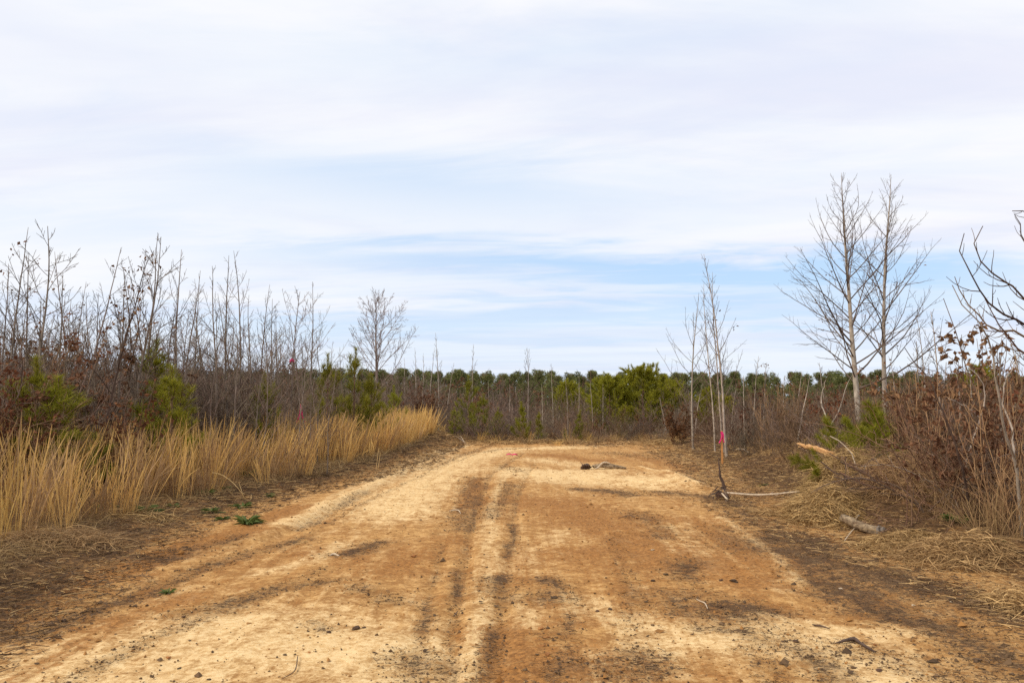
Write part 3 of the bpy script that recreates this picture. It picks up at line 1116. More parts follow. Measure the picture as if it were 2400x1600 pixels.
def build_thicket():
    rng = np.random.default_rng(77)
    cnt = {}

    def put(kind, x, y, h, label, group):
        pl = SP[kind]
        i = cnt.get(kind, 0)
        cnt[kind] = i + 1
        base = {'grey': 2.0, 'red': 1.7, 'tan': 1.5, 'leafy': 1.9}[kind]
        s = h / base
        thing({'grey': 'bare_shrub', 'red': 'twiggy_shrub', 'tan': 'dry_weed_shrub', 'leafy': 'leafy_shrub'}[kind], pl[i % len(pl)], (x, y, h1(x, y) - 0.03), rng.uniform(0, 6.3),
              (s * rng.uniform(0.95, 1.35), s * rng.uniform(0.95, 1.35), s), label, 'shrub', group)
    # left thicket: dense between the golden grass and the sky
    for d in np.concatenate([np.arange(9.5, 20, 0.62), np.arange(20, 44, 1.7)]):
        xl = float(np.interp(d, LE[:, 0], LE[:, 1]))
        xfar = -0.66 * d - 0.6
        gw = 3.0 if d < 16 else (2.6 if d < 22 else 1.6)
        x0 = xl - gw - rng.uniform(0, 0.8)
        n = max(1, int((x0 - xfar) / 1.35))
        for k in range(n):
            x = xfar + (x0 - xfar) * (k + rng.random()) / n
            px = 1200 + x / d * FPX
            ptop = np.interp(px, [0, 300, 600, 780, 900, 1000], [770, 800, 840, 870, 880, 880]) + rng.uniform(-25, 60)
            H = np.clip(top_h(ptop, d) - h1(x, d), 0.9, 4.5)
            kind = rng.choice(['grey', 'red', 'tan', 'leafy'], p=[0.52, 0.26, 0.14, 0.08])
            if kind == 'tan':
                H = min(H, 1.7)
            put(kind, x, d, H, {'grey': 'grey twiggy bare shrub in the left thicket ' + spot(px), 'red': 'reddish brown bare shrub in the left thicket ' + spot(px),
                                'tan': 'feathery tan weed stalks behind the grass ' + spot(px), 'leafy': 'rusty leaved shrub, left thicket, ' + spot(px)}[kind], 'shrubs of the left thicket')
    # middle thicket past the crest
    for d in np.concatenate([[29.6, 30.6, 31.6], np.arange(32.8, 78, 3.1)]):
        x0, x1 = -0.16 * d, 0.30 * d
        n = int((x1 - x0) / (1.0 + d * 0.018))
        for k in range(n):
            x = x0 + (x1 - x0) * (k + rng.random()) / n
            px = 1200 + x / d * FPX
            if d < 32 and (x < -1.9 or (d < 31 and 1.6 < x < 5.5 and k % 2)):
                continue
            if 1395 < px < 1570 and d > 36:
                continue
            ptop = (np.interp(px, [900, 1000, 1100, 1250, 1400, 1560, 1800], [875, 875, 890, 902, 908, 915, 915]) + rng.uniform(-22, 55)) + (rng.uniform(0, 75) if d < 32 else 15 if d < 38 else 0)
            H = np.clip(top_h(ptop, d) - h1(x, d), 0.5, 6)
            kind = rng.choice(['grey', 'red', 'leafy'], p=[0.58, 0.32, 0.10])
            put(kind, x, d + (rng.uniform(-0.9, 0.6) if d < 32 else 0), H, {'grey': 'grey bare shrub of the far thicket ' + spot(px), 'red': 'reddish bare shrub of the far thicket ' + spot(px),
                                'leafy': 'brown leaved shrub, far thicket, ' + spot(px)}[kind], 'shrubs past the end of the track')
    # right thicket
    for d in np.concatenate([np.arange(9.0, 20, 0.85), np.arange(20, 50, 1.9)]):
        xr = float(np.interp(d, RE[:, 0], RE[:, 1]))
        x0, x1 = xr + (0.9 if d < 17 else 0.35), 0.68 * d + 0.5
        if d < 14:
            x0 = xr + 1.5
        n = max(1, int((x1 - x0) / (1.3 if d < 16.5 or d > 28 else 0.9)))
        if x1 < x0:
            continue
        for k in range(n):
            x = x0 + (x1 - x0) * (k + rng.random()) / n
            px = 1200 + x / d * FPX
            ptop = np.interp(px, [1560, 1650, 1800, 1950, 2100, 2400], [915, 905, 900, 895, 875, 860]) + rng.uniform(-20, 80)
            H = np.clip(top_h(ptop, d) - h1(x, d), 0.7, 4)
            kind = rng.choice(['grey', 'red', 'leafy', 'tan'], p=[0.36, 0.40, 0.16, 0.08])
            put(kind, x, d, H, {'grey': 'grey bare shrub of the right thicket ' + spot(px), 'red': 'reddish brown bare shrub of the right thicket ' + spot(px),
                                'tan': 'dry tan weed stalks of the right thicket ' + spot(px), 'leafy': 'rusty leaved shrub, right thicket, ' + spot(px)}[kind], 'shrubs of the right thicket')
    return cnt


print('shrubs', build_thicket())


# ------------------------------------------------------------------ bare saplings and trees
def bare_tree(name, px, ptop, d, seed, label, cat='tree', group=None, mt='bark_grey', mb='twig_grey', leaf=0, leafmat='leaf_brown', base_px=None, rr=None, **kw):
    rng = np.random.default_rng(seed)
    if px < 820 and d < 30:
        d = d * (1.27 if px < 560 else 1.36)
    loc = gloc(px if base_px is None else base_px, d)
    H = top_h(ptop, d) - loc[2]
    lean = (0, 0)
    if base_px is not None:
        lean = ((px - base_px) / FPX * d / H, 0)
    trunk, limbs = tree_skel(H, rr or (0.0055 * H + 0.007), rng, lean=lean, **kw)
    allb = [b for l in limbs for b in l]
    parts = [('trunk', tube_mesh(name + '_trunk', [trunk], 6, M[mt])), ('crown', tube_mesh(name + '_crown', allb, 3, M[mb]))]
    if leaf:
        pts, _ = along(allb, leaf, rng, 0.2)
        # leaves hang in small bunches
        c = pts[rng.integers(0, len(pts), leaf)] + rng.normal(size=(leaf, 3)) * 0.06
        V, F, A = leaves(c, 0.075, rng)
        parts.append(('leaves', mesh_np(name + '_leaves', V, F, False, {'tint': A}, [M[leafmat]])))
    return thing(name, parts, loc, 0, 1.0, label, cat, group)


G = 'bare saplings of the left thicket'
sap = dict(nb=17, z0=0.16, bl=0.36, a0=50, a1=36, up=0.25, nsub=7, ratio=0.42, depth=1, rmin=0.004, shape=0.85)
bare_tree('bare_tree', 95, 518, 11.0, 401, 'tall bare sapling with wide forked top at the far left', group=G, nb=15, z0=0.4, bl=0.40, a0=66, a1=45, up=0.3, rmin=0.005, nsub=6, ratio=0.42, depth=1, crook=0.04, base_px=100)
bare_tree('bare_tree', 47, 530, 11.6, 402, 'tall straight bare sapling nearest the left edge', group=G, base_px=20, leaf=40, leafmat='leaf_brown', **sap)
bare_tree('bare_tree', 205, 570, 13.0, 403, 'slender bare sapling just left of the oak holding dead leaves', group=G, base_px=200, **sap)
bare_tree('oak_sapling', 245, 600, 10.8, 404, 'dark oak sapling holding clusters of dry brown leaves, left thicket', group=None, mt='bark_dark', mb='bark_dark', leaf=130, leafmat='leaf_brown', base_px=238, rmin=0.005, nb=18, z0=0.35, bl=0.36, a0=55, a1=30, up=0.6, nsub=6, ratio=0.38, depth=1, crook=0.05)
bare_tree('bare_tree', 322, 545, 12.0, 405, 'tall bare sapling with twin tops right of the leafy oak sapling', group=G, base_px=318, rmin=0.005, nb=20, z0=0.2, bl=0.42, a0=42, a1=26, up=0.25, nsub=6, ratio=0.4, depth=1)
bare_tree('bare_tree', 340, 552, 12.5, 406, 'thin bare sapling close against the twin topped one', group=G, base_px=332, **sap)
bare_tree('bare_tree', 412, 588, 13.0, 407, 'lone bare sapling standing above the left pine bush', group=G, base_px=405, **sap)
bare_tree('bare_tree', 441, 630, 14.0, 408, 'short thin bare sapling right of the lone one above the pine bush', group=G, base_px=432, **sap)
bare_tree('bare_tree', 462, 664, 15.0, 409, 'low bushy bare sapling left of the tall trio', group=G, base_px=456, **{**sap, 'nb': 20})
bare_tree('bare_tree', 516, 624, 14.0, 410, 'left one of the tall bare sapling trio', group=G, base_px=512, **sap)
bare_tree('bare_tree', 541, 600, 15.0, 411, 'middle one of the tall bare sapling trio', group=G, base_px=537, **sap)
bare_tree('bare_tree', 575, 580, 15.2, 412, 'right and tallest one of the bare sapling trio', group=G, base_px=570, **{**sap, 'bl': 0.42})
bare_tree('bare_tree', 612, 664, 16.0, 413, 'small bare sapling right of the tall trio', group=G, base_px=607, **sap)
bare_tree('bare_tree', 646, 702, 16.5, 414, 'short bare sapling left of the one with pink ribbon', group=G, base_px=640, **sap)
bare_tree('bare_tree', 690, 680, 16.0, 415, 'broad crowned bare sapling with pink ribbon tied to it', group=G, base_px=682, rmin=0.005, nb=16, z0=0.35, bl=0.45, a0=52, a1=32, up=0.35, nsub=7, ratio=0.42, depth=1)
bare_tree('bare_tree', 737, 660, 17.0, 416, 'tall bare sapling right of the one with pink ribbon', group=G, base_px=732, **{**sap, 'bl': 0.45, 'a0': 60})
rs = np.random.default_rng(909)
filler = [(12, 615, 12), (62, 600, 13.5), (130, 640, 12.5), (165, 590, 14), (270, 640, 13), (360, 650, 14), (386, 690, 15), (475, 700, 16), (500, 705, 15), (558, 690, 17), (592, 690, 16), (626, 740, 17), (666, 720, 18), (712, 735, 18), (755, 770, 18),
          (150, 700, 13), (225, 690, 14), (295, 680, 14.5), (335, 720, 15), (430, 725, 16), (530, 735, 18), (85, 690, 12), (30, 700, 12), (180, 660, 16), (250, 720, 16), (310, 640, 17), (450, 760, 18), (580, 760, 19), (640, 770, 20), (690, 770, 20), (770, 800, 21), (800, 812, 23)]
for i, (px, py, d) in enumerate(filler):
    bare_tree('bare_sapling', px, py, d, 450 + i, 'thin grey sapling, left thicket, ' + spot(px), 'sapling', 'thin saplings of the left thicket', base_px=px + rs.uniform(-12, 12), leaf=(25 if px < 300 and i % 2 else 0), **{**sap, 'nb': int(rs.integers(11, 19)), 'bl': rs.uniform(0.28, 0.45)})

# fine twiggy growth that fills the thicket up to the skyline
def twiggy_fill():
    rng = np.random.default_rng(1700)
    protos = []
    for i in range(6):
        r2 = np.random.default_rng(1710 + i)
        tr, limbs = tree_skel(3.6, 0.022, r2, nb=20, z0=0.18, bl=0.36, a0=48, a1=30, up=0.3, nsub=7, ratio=0.42, depth=1, crook=0.05, rmin=0.004, shape=0.7)
        protos.append([('trunk', tube_mesh('fill_trunk', [tr], 5, M['bark_grey'])), ('crown', tube_mesh('fill_crown', [b for l in limbs for b in l], 3, M['twig_grey']))])
    for i in range(64):
        px = -10 + i * 12.6 + rng.uniform(-8, 8)
        d = rng.uniform(16, 25)
        py = np.interp(px, [0, 250, 450, 600, 800], [700, 715, 745, 765, 815]) + rng.uniform(-25, 65)
        loc = gloc(px, d)
        k = (top_h(py, d) - loc[2]) / 3.6
        thing('twiggy_sapling', protos[i % 6], loc, rng.uniform(0, 6), (k, k, k), 'short twiggy grey sapling, left thicket, ' + spot(px), 'sapling', 'twiggy saplings of the left thicket')


twiggy_fill()

# round-crowned tree far behind
bare_tree('bare_tree', 885, 702, 60, 500, 'large round crowned bare tree far behind the golden grass', rr=0.17, nb=34, z0=0.32, bl=0.52, a0=58, a1=24, up=0.3, nsub=10, ratio=0.42, depth=2, crook=0.015, shape=0.6, rmin=0.011, mt='bark_grey', mb='twig_grey')
bare_tree('bare_tree', 1030, 780, 45, 501, 'tall thin bare sapling behind the brown shrubs at the grass end', nb=18, z0=0.2, bl=0.2, a0=45, a1=28, up=0.5, nsub=5, ratio=0.4, depth=1, rmin=0.007, mt='bark_pale', mb='twig_grey')
bare_tree('bare_tree', 1110, 807, 48, 502, 'thin pale bare tree rising left of the track end', nb=18, z0=0.35, bl=0.18, a0=40, a1=25, up=0.5, nsub=5, ratio=0.4, depth=1, rmin=0.007, mt='bark_pale', mb='twig_grey')
bare_tree('bare_tree', 1235, 814, 46, 503, 'pale bare tree with fan shaped top behind the track end', nb=18, z0=0.35, bl=0.26, a0=45, a1=25, up=0.7, nsub=5, ratio=0.4, depth=1, rmin=0.007, mt='bark_pale', mb='twig_grey')
bare_tree('bare_tree', 1298, 852, 44, 504, 'pale crooked bare tree right of the fan topped one', nb=18, z0=0.25, bl=0.25, a0=60, a1=35, up=0.5, nsub=5, ratio=0.4, depth=1, rmin=0.006, mt='bark_pale', mb='twig_grey')
for i, (px, py, d) in enumerate([(955, 838, 46), (972, 815, 44), (990, 828, 47), (1010, 815, 46), (1045, 850, 45), (1360, 880, 42), (1390, 890, 38), (1330, 890, 40), (1150, 890, 42), (1190, 900, 40), (1412, 900, 36), (1272, 900, 39)]):
    bare_tree('bare_sapling', px, py, d, 520 + i, 'thin pale sapling, far thicket, ' + spot(px), 'sapling', 'thin saplings past the track end', nb=16, z0=0.15, bl=0.2, a0=50, a1=28, up=0.5, nsub=4, ratio=0.4, depth=1, rmin=0.005, mt='bark_pale', mb='twig_grey')

# right side
bare_tree('bare_tree', 1604, 688, 24.4, 540, 'slender pale bare tree left of the orange stake', base_px=1622, rr=0.034, rmin=0.0038, nb=19, z0=0.12, bl=0.52, a0=68, a1=30, up=0.6, nsub=5, ratio=0.36, depth=1, mt='bark_pale', mb='twig_pop', shape=0.9)
bare_tree('bare_tree', 1702, 588, 20.8, 541, 'tallest of three pale bare trees behind the orange stake', base_px=1699, rr=0.034, rmin=0.0038, nb=24, z0=0.26, bl=0.25, a0=52, a1=28, up=0.5, nsub=5, ratio=0.36, depth=1, mt='bark_pale', mb='twig_pop', leaf=16)
bare_tree('bare_tree', 1676, 640, 21.6, 542, 'middle height of three pale bare trees behind the orange stake', base_px=1693, rr=0.024, rmin=0.0036, nb=17, z0=0.3, bl=0.26, a0=56, a1=28, up=0.5, nsub=5, ratio=0.36, depth=1, mt='bark_pale', mb='twig_pop')
bare_tree('bare_tree', 1661, 664, 22.4, 543, 'leftmost and shortest of three pale bare trees behind the orange stake', base_px=1673, rr=0.024, rmin=0.0036, nb=19, z0=0.25, bl=0.26, a0=54, a1=28, up=0.5, nsub=5, ratio=0.36, depth=1, mt='bark_pale', mb='twig_pop')
bare_tree('bare_sapling', 1888, 880, 18.5, 544, 'thin pale leaning sapling left of the two tall poplars', 'sapling', base_px=1856, rr=0.025, nb=10, z0=0.4, bl=0.3, a0=50, a1=35, up=0.5, nsub=4, ratio=0.36, depth=1, mt='bark_pale', mb='twig_pop')
for i, (px, py, d) in enumerate([(1775, 835, 26), (1800, 850, 27), (1740, 880, 24), (1835, 880, 26), (1925, 850, 24), (1875, 870, 27), (2110, 850, 20), (2145, 800, 18), (2210, 730, 15), (2185, 850, 15), (2090, 870, 19), (2250, 860, 13), (2290, 840, 14), (2330, 830, 12), (1720, 900, 27), (1640, 900, 30), (1545, 930, 31), (2160, 745, 20)]):
    bare_tree('bare_sapling', px, py, d, 560 + i, 'thin pale sapling, right thicket, ' + spot(px), 'sapling', 'thin saplings of the right thicket', base_px=px + rs.uniform(-25, 25), nb=15, z0=0.15, bl=0.4, a0=58, a1=32, up=0.3, nsub=5, ratio=0.42, depth=1, rmin=0.005, mt='bark_pale', mb='twig_pop', leaf=(30 if i % 5 == 1 else 0), leafmat='leaf_rust')


def poplar(px, base_px, ptop, d, seed, label, side, r):
    rng = np.random.default_rng(seed)
    loc = gloc(base_px, d)
    H = top_h(ptop, d) - loc[2]
    trunk, limbs = tree_skel(H, r, rng, nb=46 if side < 0 else 38, z0=0.22 if side < 0 else 0.28, bl=0.47 if side < 0 else 0.40, a0=72 if side < 0 else 58, a1=28 if side < 0 else 34, up=0.65 if side < 0 else 0.45, nsub=8, ratio=0.38, depth=2, crook=0.015, lean=((px - base_px) / FPX * d / H, 0), shape=0.85, rmin=0.0034)
    root = ob('poplar_tree', None, None, loc)
    tag(root, label, 'tree')
    ob('trunk', tube_mesh('poplar_trunk', [trunk], 9, M['bark_pale']), root)
    for l in limbs:
        ob('branch', tube_mesh('poplar_branch', l, 4, M['twig_pop']), root)
    allb = [b for l in limbs for b in l]
    pts, _ = along(allb, 14, rng, 0.3)
    c = pts[rng.integers(0, 14, 46)] + rng.normal(size=(46, 3)) * 0.04
    c = c[c[:, 2] < H * 0.7]
    V, F, A = leaves(c, 0.07, rng)
    ob('dead_leaves', mesh_np('poplar_leaves', V, F, False, {'tint': A}, [M['leaf_brown']]), root)


poplar(1970, 2012, 400, 21.0, 601, 'left one of the two tallest pale barked bare trees on the right', -1, 0.085)
poplar(2066, 2070, 402, 22.0, 602, 'right one of the two tallest pale barked bare trees on the right', 1, 0.075)


def smooth_path(pts, n):
    pts = np.array(pts, float)
    t = np.concatenate([[0], np.cumsum(np.linalg.norm(np.diff(pts, axis=0), axis=1))])
    t /= t[-1]
    P = np.vstack([2 * pts[0] - pts[1], pts, 2 * pts[-1] - pts[-2]])
    out = []
    for s in np.linspace(0, 1, n):
        i = min(np.searchsorted(t, s, 'right') - 1, len(pts) - 2)
        u = (s - t[i]) / max(t[i + 1] - t[i], 1e-9)
        a, b, c, e = P[i], P[i + 1], P[i + 2], P[i + 3]
        out.append(0.5 * (2 * b + (c - a) * u + (2 * a - 5 * b + 4 * c - e) * u * u + (3 * b - a - 3 * c + e) * u ** 3))
    return np.array(out)


def path_px(lst, n):
    return smooth_path([at(*p) for p in lst], n)


def edge_tree():
    """the tree whose trunk stands just outside the frame; its boughs arch in over the brush"""
    rng = np.random.default_rng(620)
    bx, by = 5.75, 7.6
    root = ob('arching_tree', None, None, (bx, by, h1(bx, by) - 0.03))
    tag(root, 'bare tree at the right edge with dark boughs arching in over the brush', 'tree')
    o = np.array(root.location)
    tr = smooth_path([(bx, by, o[2] - 0.05), (bx + 0.02, by, 1.0), (bx - 0.05, by - 0.05, 1.9), (bx + 0.05, by - 0.1, 3.2), (bx, by - 0.1, 4.2)], 12) - o
    trr = taper(12, 0.075, 0.02)
    ob('trunk', tube_mesh('arching_trunk', [(tr, trr)], 8, M['bark_grey']), root)
    L = [
        [(2600, 860, 7.55), (2480, 760, 7.4), (2400, 702, 7.25), (2346, 652, 7.1), (2309, 623, 7.0), (2289, 580, 6.95), (2289, 553, 6.95), (2309, 528, 6.9)],
        [(2595, 890, 7.55), (2480, 810, 7.3), (2400, 759, 7.1), (2356, 732, 7.0), (2309, 699, 6.9), (2276, 646, 6.8), (2259, 609, 6.8), (2246, 576, 6.8), (2262, 550, 6.8)],
        [(2590, 900, 7.6), (2480, 840, 7.6), (2400, 792, 7.6), (2379, 782, 7.6), (2322, 772, 7.6), (2293, 742, 7.6), (2263, 696, 7.6), (2238, 650, 7.6)],
        [(2600, 800, 7.6), (2500, 680, 7.8), (2440, 610, 7.9), (2400, 560, 7.9), (2380, 500, 7.9)],
        [(2595, 930, 7.6), (2500, 900, 7.3), (2420, 850, 7.1), (2370, 800, 7.0), (2330, 740, 6.9), (2300, 690, 6.9)],
        [(2600, 700, 7.6), (2500, 580, 7.4), (2430, 520, 7.3), (2376, 492, 7.2)],
    ]
    for i, l in enumerate(L):
        q = path_px(l, 14)
        q[1:] += rng.normal(size=(13, 3)) * 0.012
        ln = np.linalg.norm(np.diff(q, axis=0), axis=1).sum()
        R = taper(14, 0.016, 0.0035, 0.8)
        brs = [(q - o, R)] + twigs_on(q - o, R, ln, rng, 9, 0.30, 0.75, 0.9, 0.25, 1, 0.0028, 0.09)
        ob('bough', tube_mesh('arching_bough', brs, 4, M['bark_dark'] if i % 2 else M['twig_red']), root)


edge_tree()


def stem_tree(name, label, paths, mat, r0, seed, tw=6, ratio=0.3, mat2=None, cat='sapling'):
    """a sapling drawn by hand from the photo: main stems plus shoots"""
    rng = np.random.default_rng(seed)
    P = [path_px(p, 14) for p in paths]
    g0 = P[0][0].copy()
    g0[2] = min(h1(g0[0], g0[1]) - 0.04, g0[2])
    P[0] = smooth_path(np.vstack([g0, P[0][1:]]), 14)
    b0 = P[0][0]
    root = ob(name, None, None, (b0[0], b0[1], b0[2]))
    tag(root, label, cat)
    for k, q in enumerate(P):
        q = q + rng.normal(size=q.shape) * 0.006
        ln = np.linalg.norm(np.diff(q, axis=0), axis=1).sum()
        R = taper(14, r0 * (1 if k == 0 else 0.7), 0.004)
        st = ob('stem', tube_mesh(name + '_stem', [(q - b0, R)], 7, M[mat]), root)
        if tw:
            tb = twigs_on(q - b0, R, ln, rng, tw, ratio, 0.8, 0.5, 0.25, 1, 0.0028)
            if len(tb) <= 12:
                for t1 in tb:
                    ob('twig', tube_mesh(name + '_twig', [t1], 3, M[mat2 or mat]), root)
            else:
                ob('twigs', tube_mesh(name + '_twigs', tb, 3, M[mat2 or mat]), root)


stem_tree('pale_sapling', 'pale barked leaning sapling rising from the brush at right edge', [[(2392, 1180, 8.6), (2381, 1095, 8.5), (2362, 1028, 8.4), (2346, 964, 8.3), (2337, 906, 8.2), (2332, 850, 8.2), (2312, 790, 8.1), (2293, 750, 8.0), (2253, 712, 8.0), (2230, 669, 8.0)], [(2381, 1095, 8.5), (2372, 1010, 8.6), (2350, 940, 8.7), (2362, 880, 8.7), (2385, 840, 8.8)]], 'bark_pale', 0.02, 630, 9, 0.3, 'twig_red')
stem_tree('dark_sapling', 'dark slender leaning stem arching left out of the right brush', [[(2272, 1190, 9.3), (2265, 1150, 9.2), (2250, 1080, 9.1), (2225, 1000, 9.0), (2200, 940, 9.0), (2175, 885, 9.0), (2140, 850, 9.0), (2120, 815, 9.0)]], 'bark_dark', 0.017, 631, 4, 0.16, 'twig_red')
stem_tree('curved_sapling', 'pale curved sapling bending right beside the broken log', [[(1912, 1072, 16.0), (1922, 1040, 16.0), (1945, 1000, 16), (1968, 960, 16), (1980, 915, 16), (1995, 880, 16)], [(1945, 1000, 16), (1925, 940, 16.2), (1935, 890, 16.2)]], 'bark_pale', 0.026, 632, 6, 0.3, 'twig_pop')
stem_tree('thin_stems', 'pair of thin dark stems standing in the straw beside the log', [[(2135, 1245, 9.2), (2138, 1180, 9.2), (2128, 1130, 9.2), (2105, 1085, 9.2), (2090, 1050, 9.2)], [(2125, 1245, 9.3), (2125, 1180, 9.3), (2127, 1120, 9.3)], [(2140, 1250, 9.25), (2160, 1180, 9.3), (2200, 1140, 9.3)]], 'twig_red', 0.009, 633, 3, 0.15)
stem_tree('pale_sapling', 'thin pale forked sapling crossing in front of the right thicket', [[(2255, 1110, 10.5), (2275, 1050, 10.4), (2298, 980, 10.3), (2310, 935, 10.3), (2300, 890, 10.3), (2270, 860, 10.3)], [(2298, 980, 10.3), (2260, 950, 10.2), (2215, 930, 10.2)]], 'bark_pale', 0.018, 634, 7, 0.3, 'twig_pop')


# ------------------------------------------------------------------ pines in the middle distance
def build_pines():
    yp = [pine_parts('young_pine', 2.6, np.random.default_rng(700 + i), 7, 4, 0.36, 20, 10, 0.17, 0.009, z0=0.05, second=3) for i in range(4)]
    small = [pine_parts('small_pine', 1.6, np.random.default_rng(710 + i), 6, 4, 0.32, 24, 12, 0.17, 0.009, z0=0.1, second=2) for i in range(2)]
    lst = [
        (85, 840, 12.4, 0, 1.6, 'young green pine at the far left behind the golden grass'),
        (140, 885, 11.9, 1, 1.7, 'low bushy green pine right of the far left pine'),
        (360, 800, 15.8, 2, 1.2, 'tall young green pine behind the red leaved shrub, left thicket'),
        (410, 860, 15.0, 3, 1.5, 'lower green pine spreading right of the tall young pine, left thicket'),
        (622, 875, 19.5, 0, 1.0, 'small pointed green pine left of the pink flagged stake'),
        (768, 832, 22, 1, 1.0, 'bushy green pine behind the golden grass, left of the pointed one'),
        (828, 818, 22.5, 2, 0.9, 'pointed young green pine with upright leader behind the golden grass'),
        (872, 878, 23, 3, 1.15, 'rounded green pine right of the pointed one behind the golden grass'),
        (925, 905, 27, 0, 1.0, 'dull green pine at the end of the golden grass'),
        (1098, 882, 31, 1, 1.0, 'spindly young pine with bright top left of the dark red shrub'),
        (1130, 925, 30.5, 2, 1.4, 'wide low green pine left of the track end'),
        (1065, 955, 30.2, 3, 1.3, 'dull low green pine near the brush heap at the track end'),
        (1168, 955, 29.8, 0, 1.0, 'small green pine at the right foot of the wide low pine'),
    ]
    for i, (px, py, d, k, w, lab) in enumerate(lst):
        loc = gloc(px, d)
        H = top_h(py, d) - loc[2]
        s = H / 2.6
        thing('young_pine', yp[k], loc, i * 1.7, (s * w, s * w, s), lab, 'pine tree', 'young pines in the thicket')
    for i, (px, py, d, w, lab) in enumerate([(1228, 943, 29.0, 1.0, 'narrow small green pine standing at the end of the track'),
                                             (1262, 968, 28.8, 1.0, 'second small green pine right of the narrow one at the track end'),
                                             (1355, 962, 29.0, 0.9, 'thin small yellowish pine left of the big green pine'),
                                             (1325, 1005, 28.6, 1.2, 'tiny dark pine seedling on the edge of the track end'),
                                             (1822, 1030, 19.0, 1.0, 'tiny yellowish pine seedling at the foot of the right thicket')]):
        loc = gloc(px, d)
        H = top_h(py, d) - loc[2]
        s = H / 1.6
        thing('small_pine', small[i % 2], loc, i * 2.1, (s * w, s * w, s), lab, 'pine tree', 'small pines at the track end')
    # big pines right of centre
    big = [pine_parts('big_pine', 7.0, np.random.default_rng(730 + i), 11, 6, 0.40, 10, 16, 0.24, 0.026, r=0.10, mat='needle_mid', z0=0.06, second=7, up=0.5, a0=80, full=1.0) for i in range(3)]
    for i, (px, py, d, w, lab) in enumerate([(1502, 852, 44, 1.15, 'large bright green pine right of the track end, the tallest there'),
                                             (1430, 876, 43, 1.1, 'large green pine touching the tallest one on its left'),
                                             (1556, 885, 46, 1.1, 'green pine touching the tallest one on its right'),
                                             (1470, 950, 38, 1.2, 'low green pine in front of the large pines'),
                                             (1332, 890, 60, 0.9, 'dark green pine behind the grey saplings past the track end'),
                                             (1660, 905, 34, 0.75, 'green pine behind the three pale trees'),
                                             (1700, 925, 33, 0.7, 'low green pine right of the one behind three pale trees'),
                                             (2290, 850, 30, 0.9, 'dark round pine rising above the right thicket')]):
        loc = gloc(px, d)
        H = top_h(py, d) - loc[2]
        s = H / 7.0
        thing('large_pine', big[i % 3], loc, i * 1.3, (s * w, s * w, s), lab, 'pine tree', 'larger pines past the track')


build_pines()


# distinctive rusty-leaved shrubs
def rusty(px, py, d, w, seed, label, mat='leaf_rust', n=1500, spread=0.5):
    rng = np.random.default_rng(seed)
    loc = gloc(px, d)
    H = max(0.5, top_h(py, d) - loc[2])
    sk = shrub_skel(H, spread * w, rng, 9, 7, 1)
    pts, _ = along(sk, int(n * 0.6), rng, 0.25)
    V, F, A = leaves(pts + rng.normal(size=pts.shape) * 0.04, 0.075, rng)
    thing('oak_shrub', [('stems', tube_mesh('oak_stems', sk, 3, M['twig_red'])), ('leaves', mesh_np('oak_leaves', V, F, False, {'tint': A}, [M[mat]]))], loc, 0, 1, label, 'shrub', 'oak shrubs holding dead leaves')


rusty(290, 890, 12.6, 0.5, 801, 'dark red leaved shrub standing above the golden grass on the left', n=700)
rusty(265, 975, 12.4, 0.14, 802, 'slim rust leaved shoot growing inside the golden grass', n=300)
rusty(70, 735, 12.0, 0.7, 803, 'brown leaved oak scrub high at the far left', 'leaf_brown', n=1500)
rusty(10, 810, 11.4, 0.8, 804, 'rust leaved oak scrub cut by the left edge', n=1600)
rusty(1140, 890, 36, 0.7, 805, 'dark red leaved shrub left of the track end', n=2200)
rusty(985, 900, 33, 0.9, 806, 'wide brown leaved shrub at the end of the golden grass', 'leaf_brown', n=2600)
rusty(1500, 965, 36, 0.5, 807, 'dark rust leaved shrub at the foot of the large pines', n=1500)
rusty(1585, 940, 27, 0.8, 808, 'rust leaved shrub behind the slender pale tree', n=2000)
rusty(1950, 905, 20, 0.9, 809, 'orange brown leaved oak shrub left of the tall poplars', n=2600)
rusty(1930, 980, 19, 0.8, 810, 'low orange leaved oak shrub behind the broken log', n=1800)
rusty(2130, 870, 17, 0.9, 811, 'rust leaved oak shrub right of the tall poplars', n=2400)
rusty(2230, 880, 14, 0.9, 812, 'brown leaved oak shrub in the middle of the right thicket', 'leaf_brown', n=2200)
rusty(2370, 900, 11, 0.9, 813, 'rust leaved oak shrub by the right edge', n=1800)
rusty(1740, 960, 25, 0.8, 814, 'rust leaved shrub right of the three pale trees', n=2000)
rusty(1840, 950, 24, 0.9, 815, 'rust leaved shrub between stake trees and poplars', n=2000)


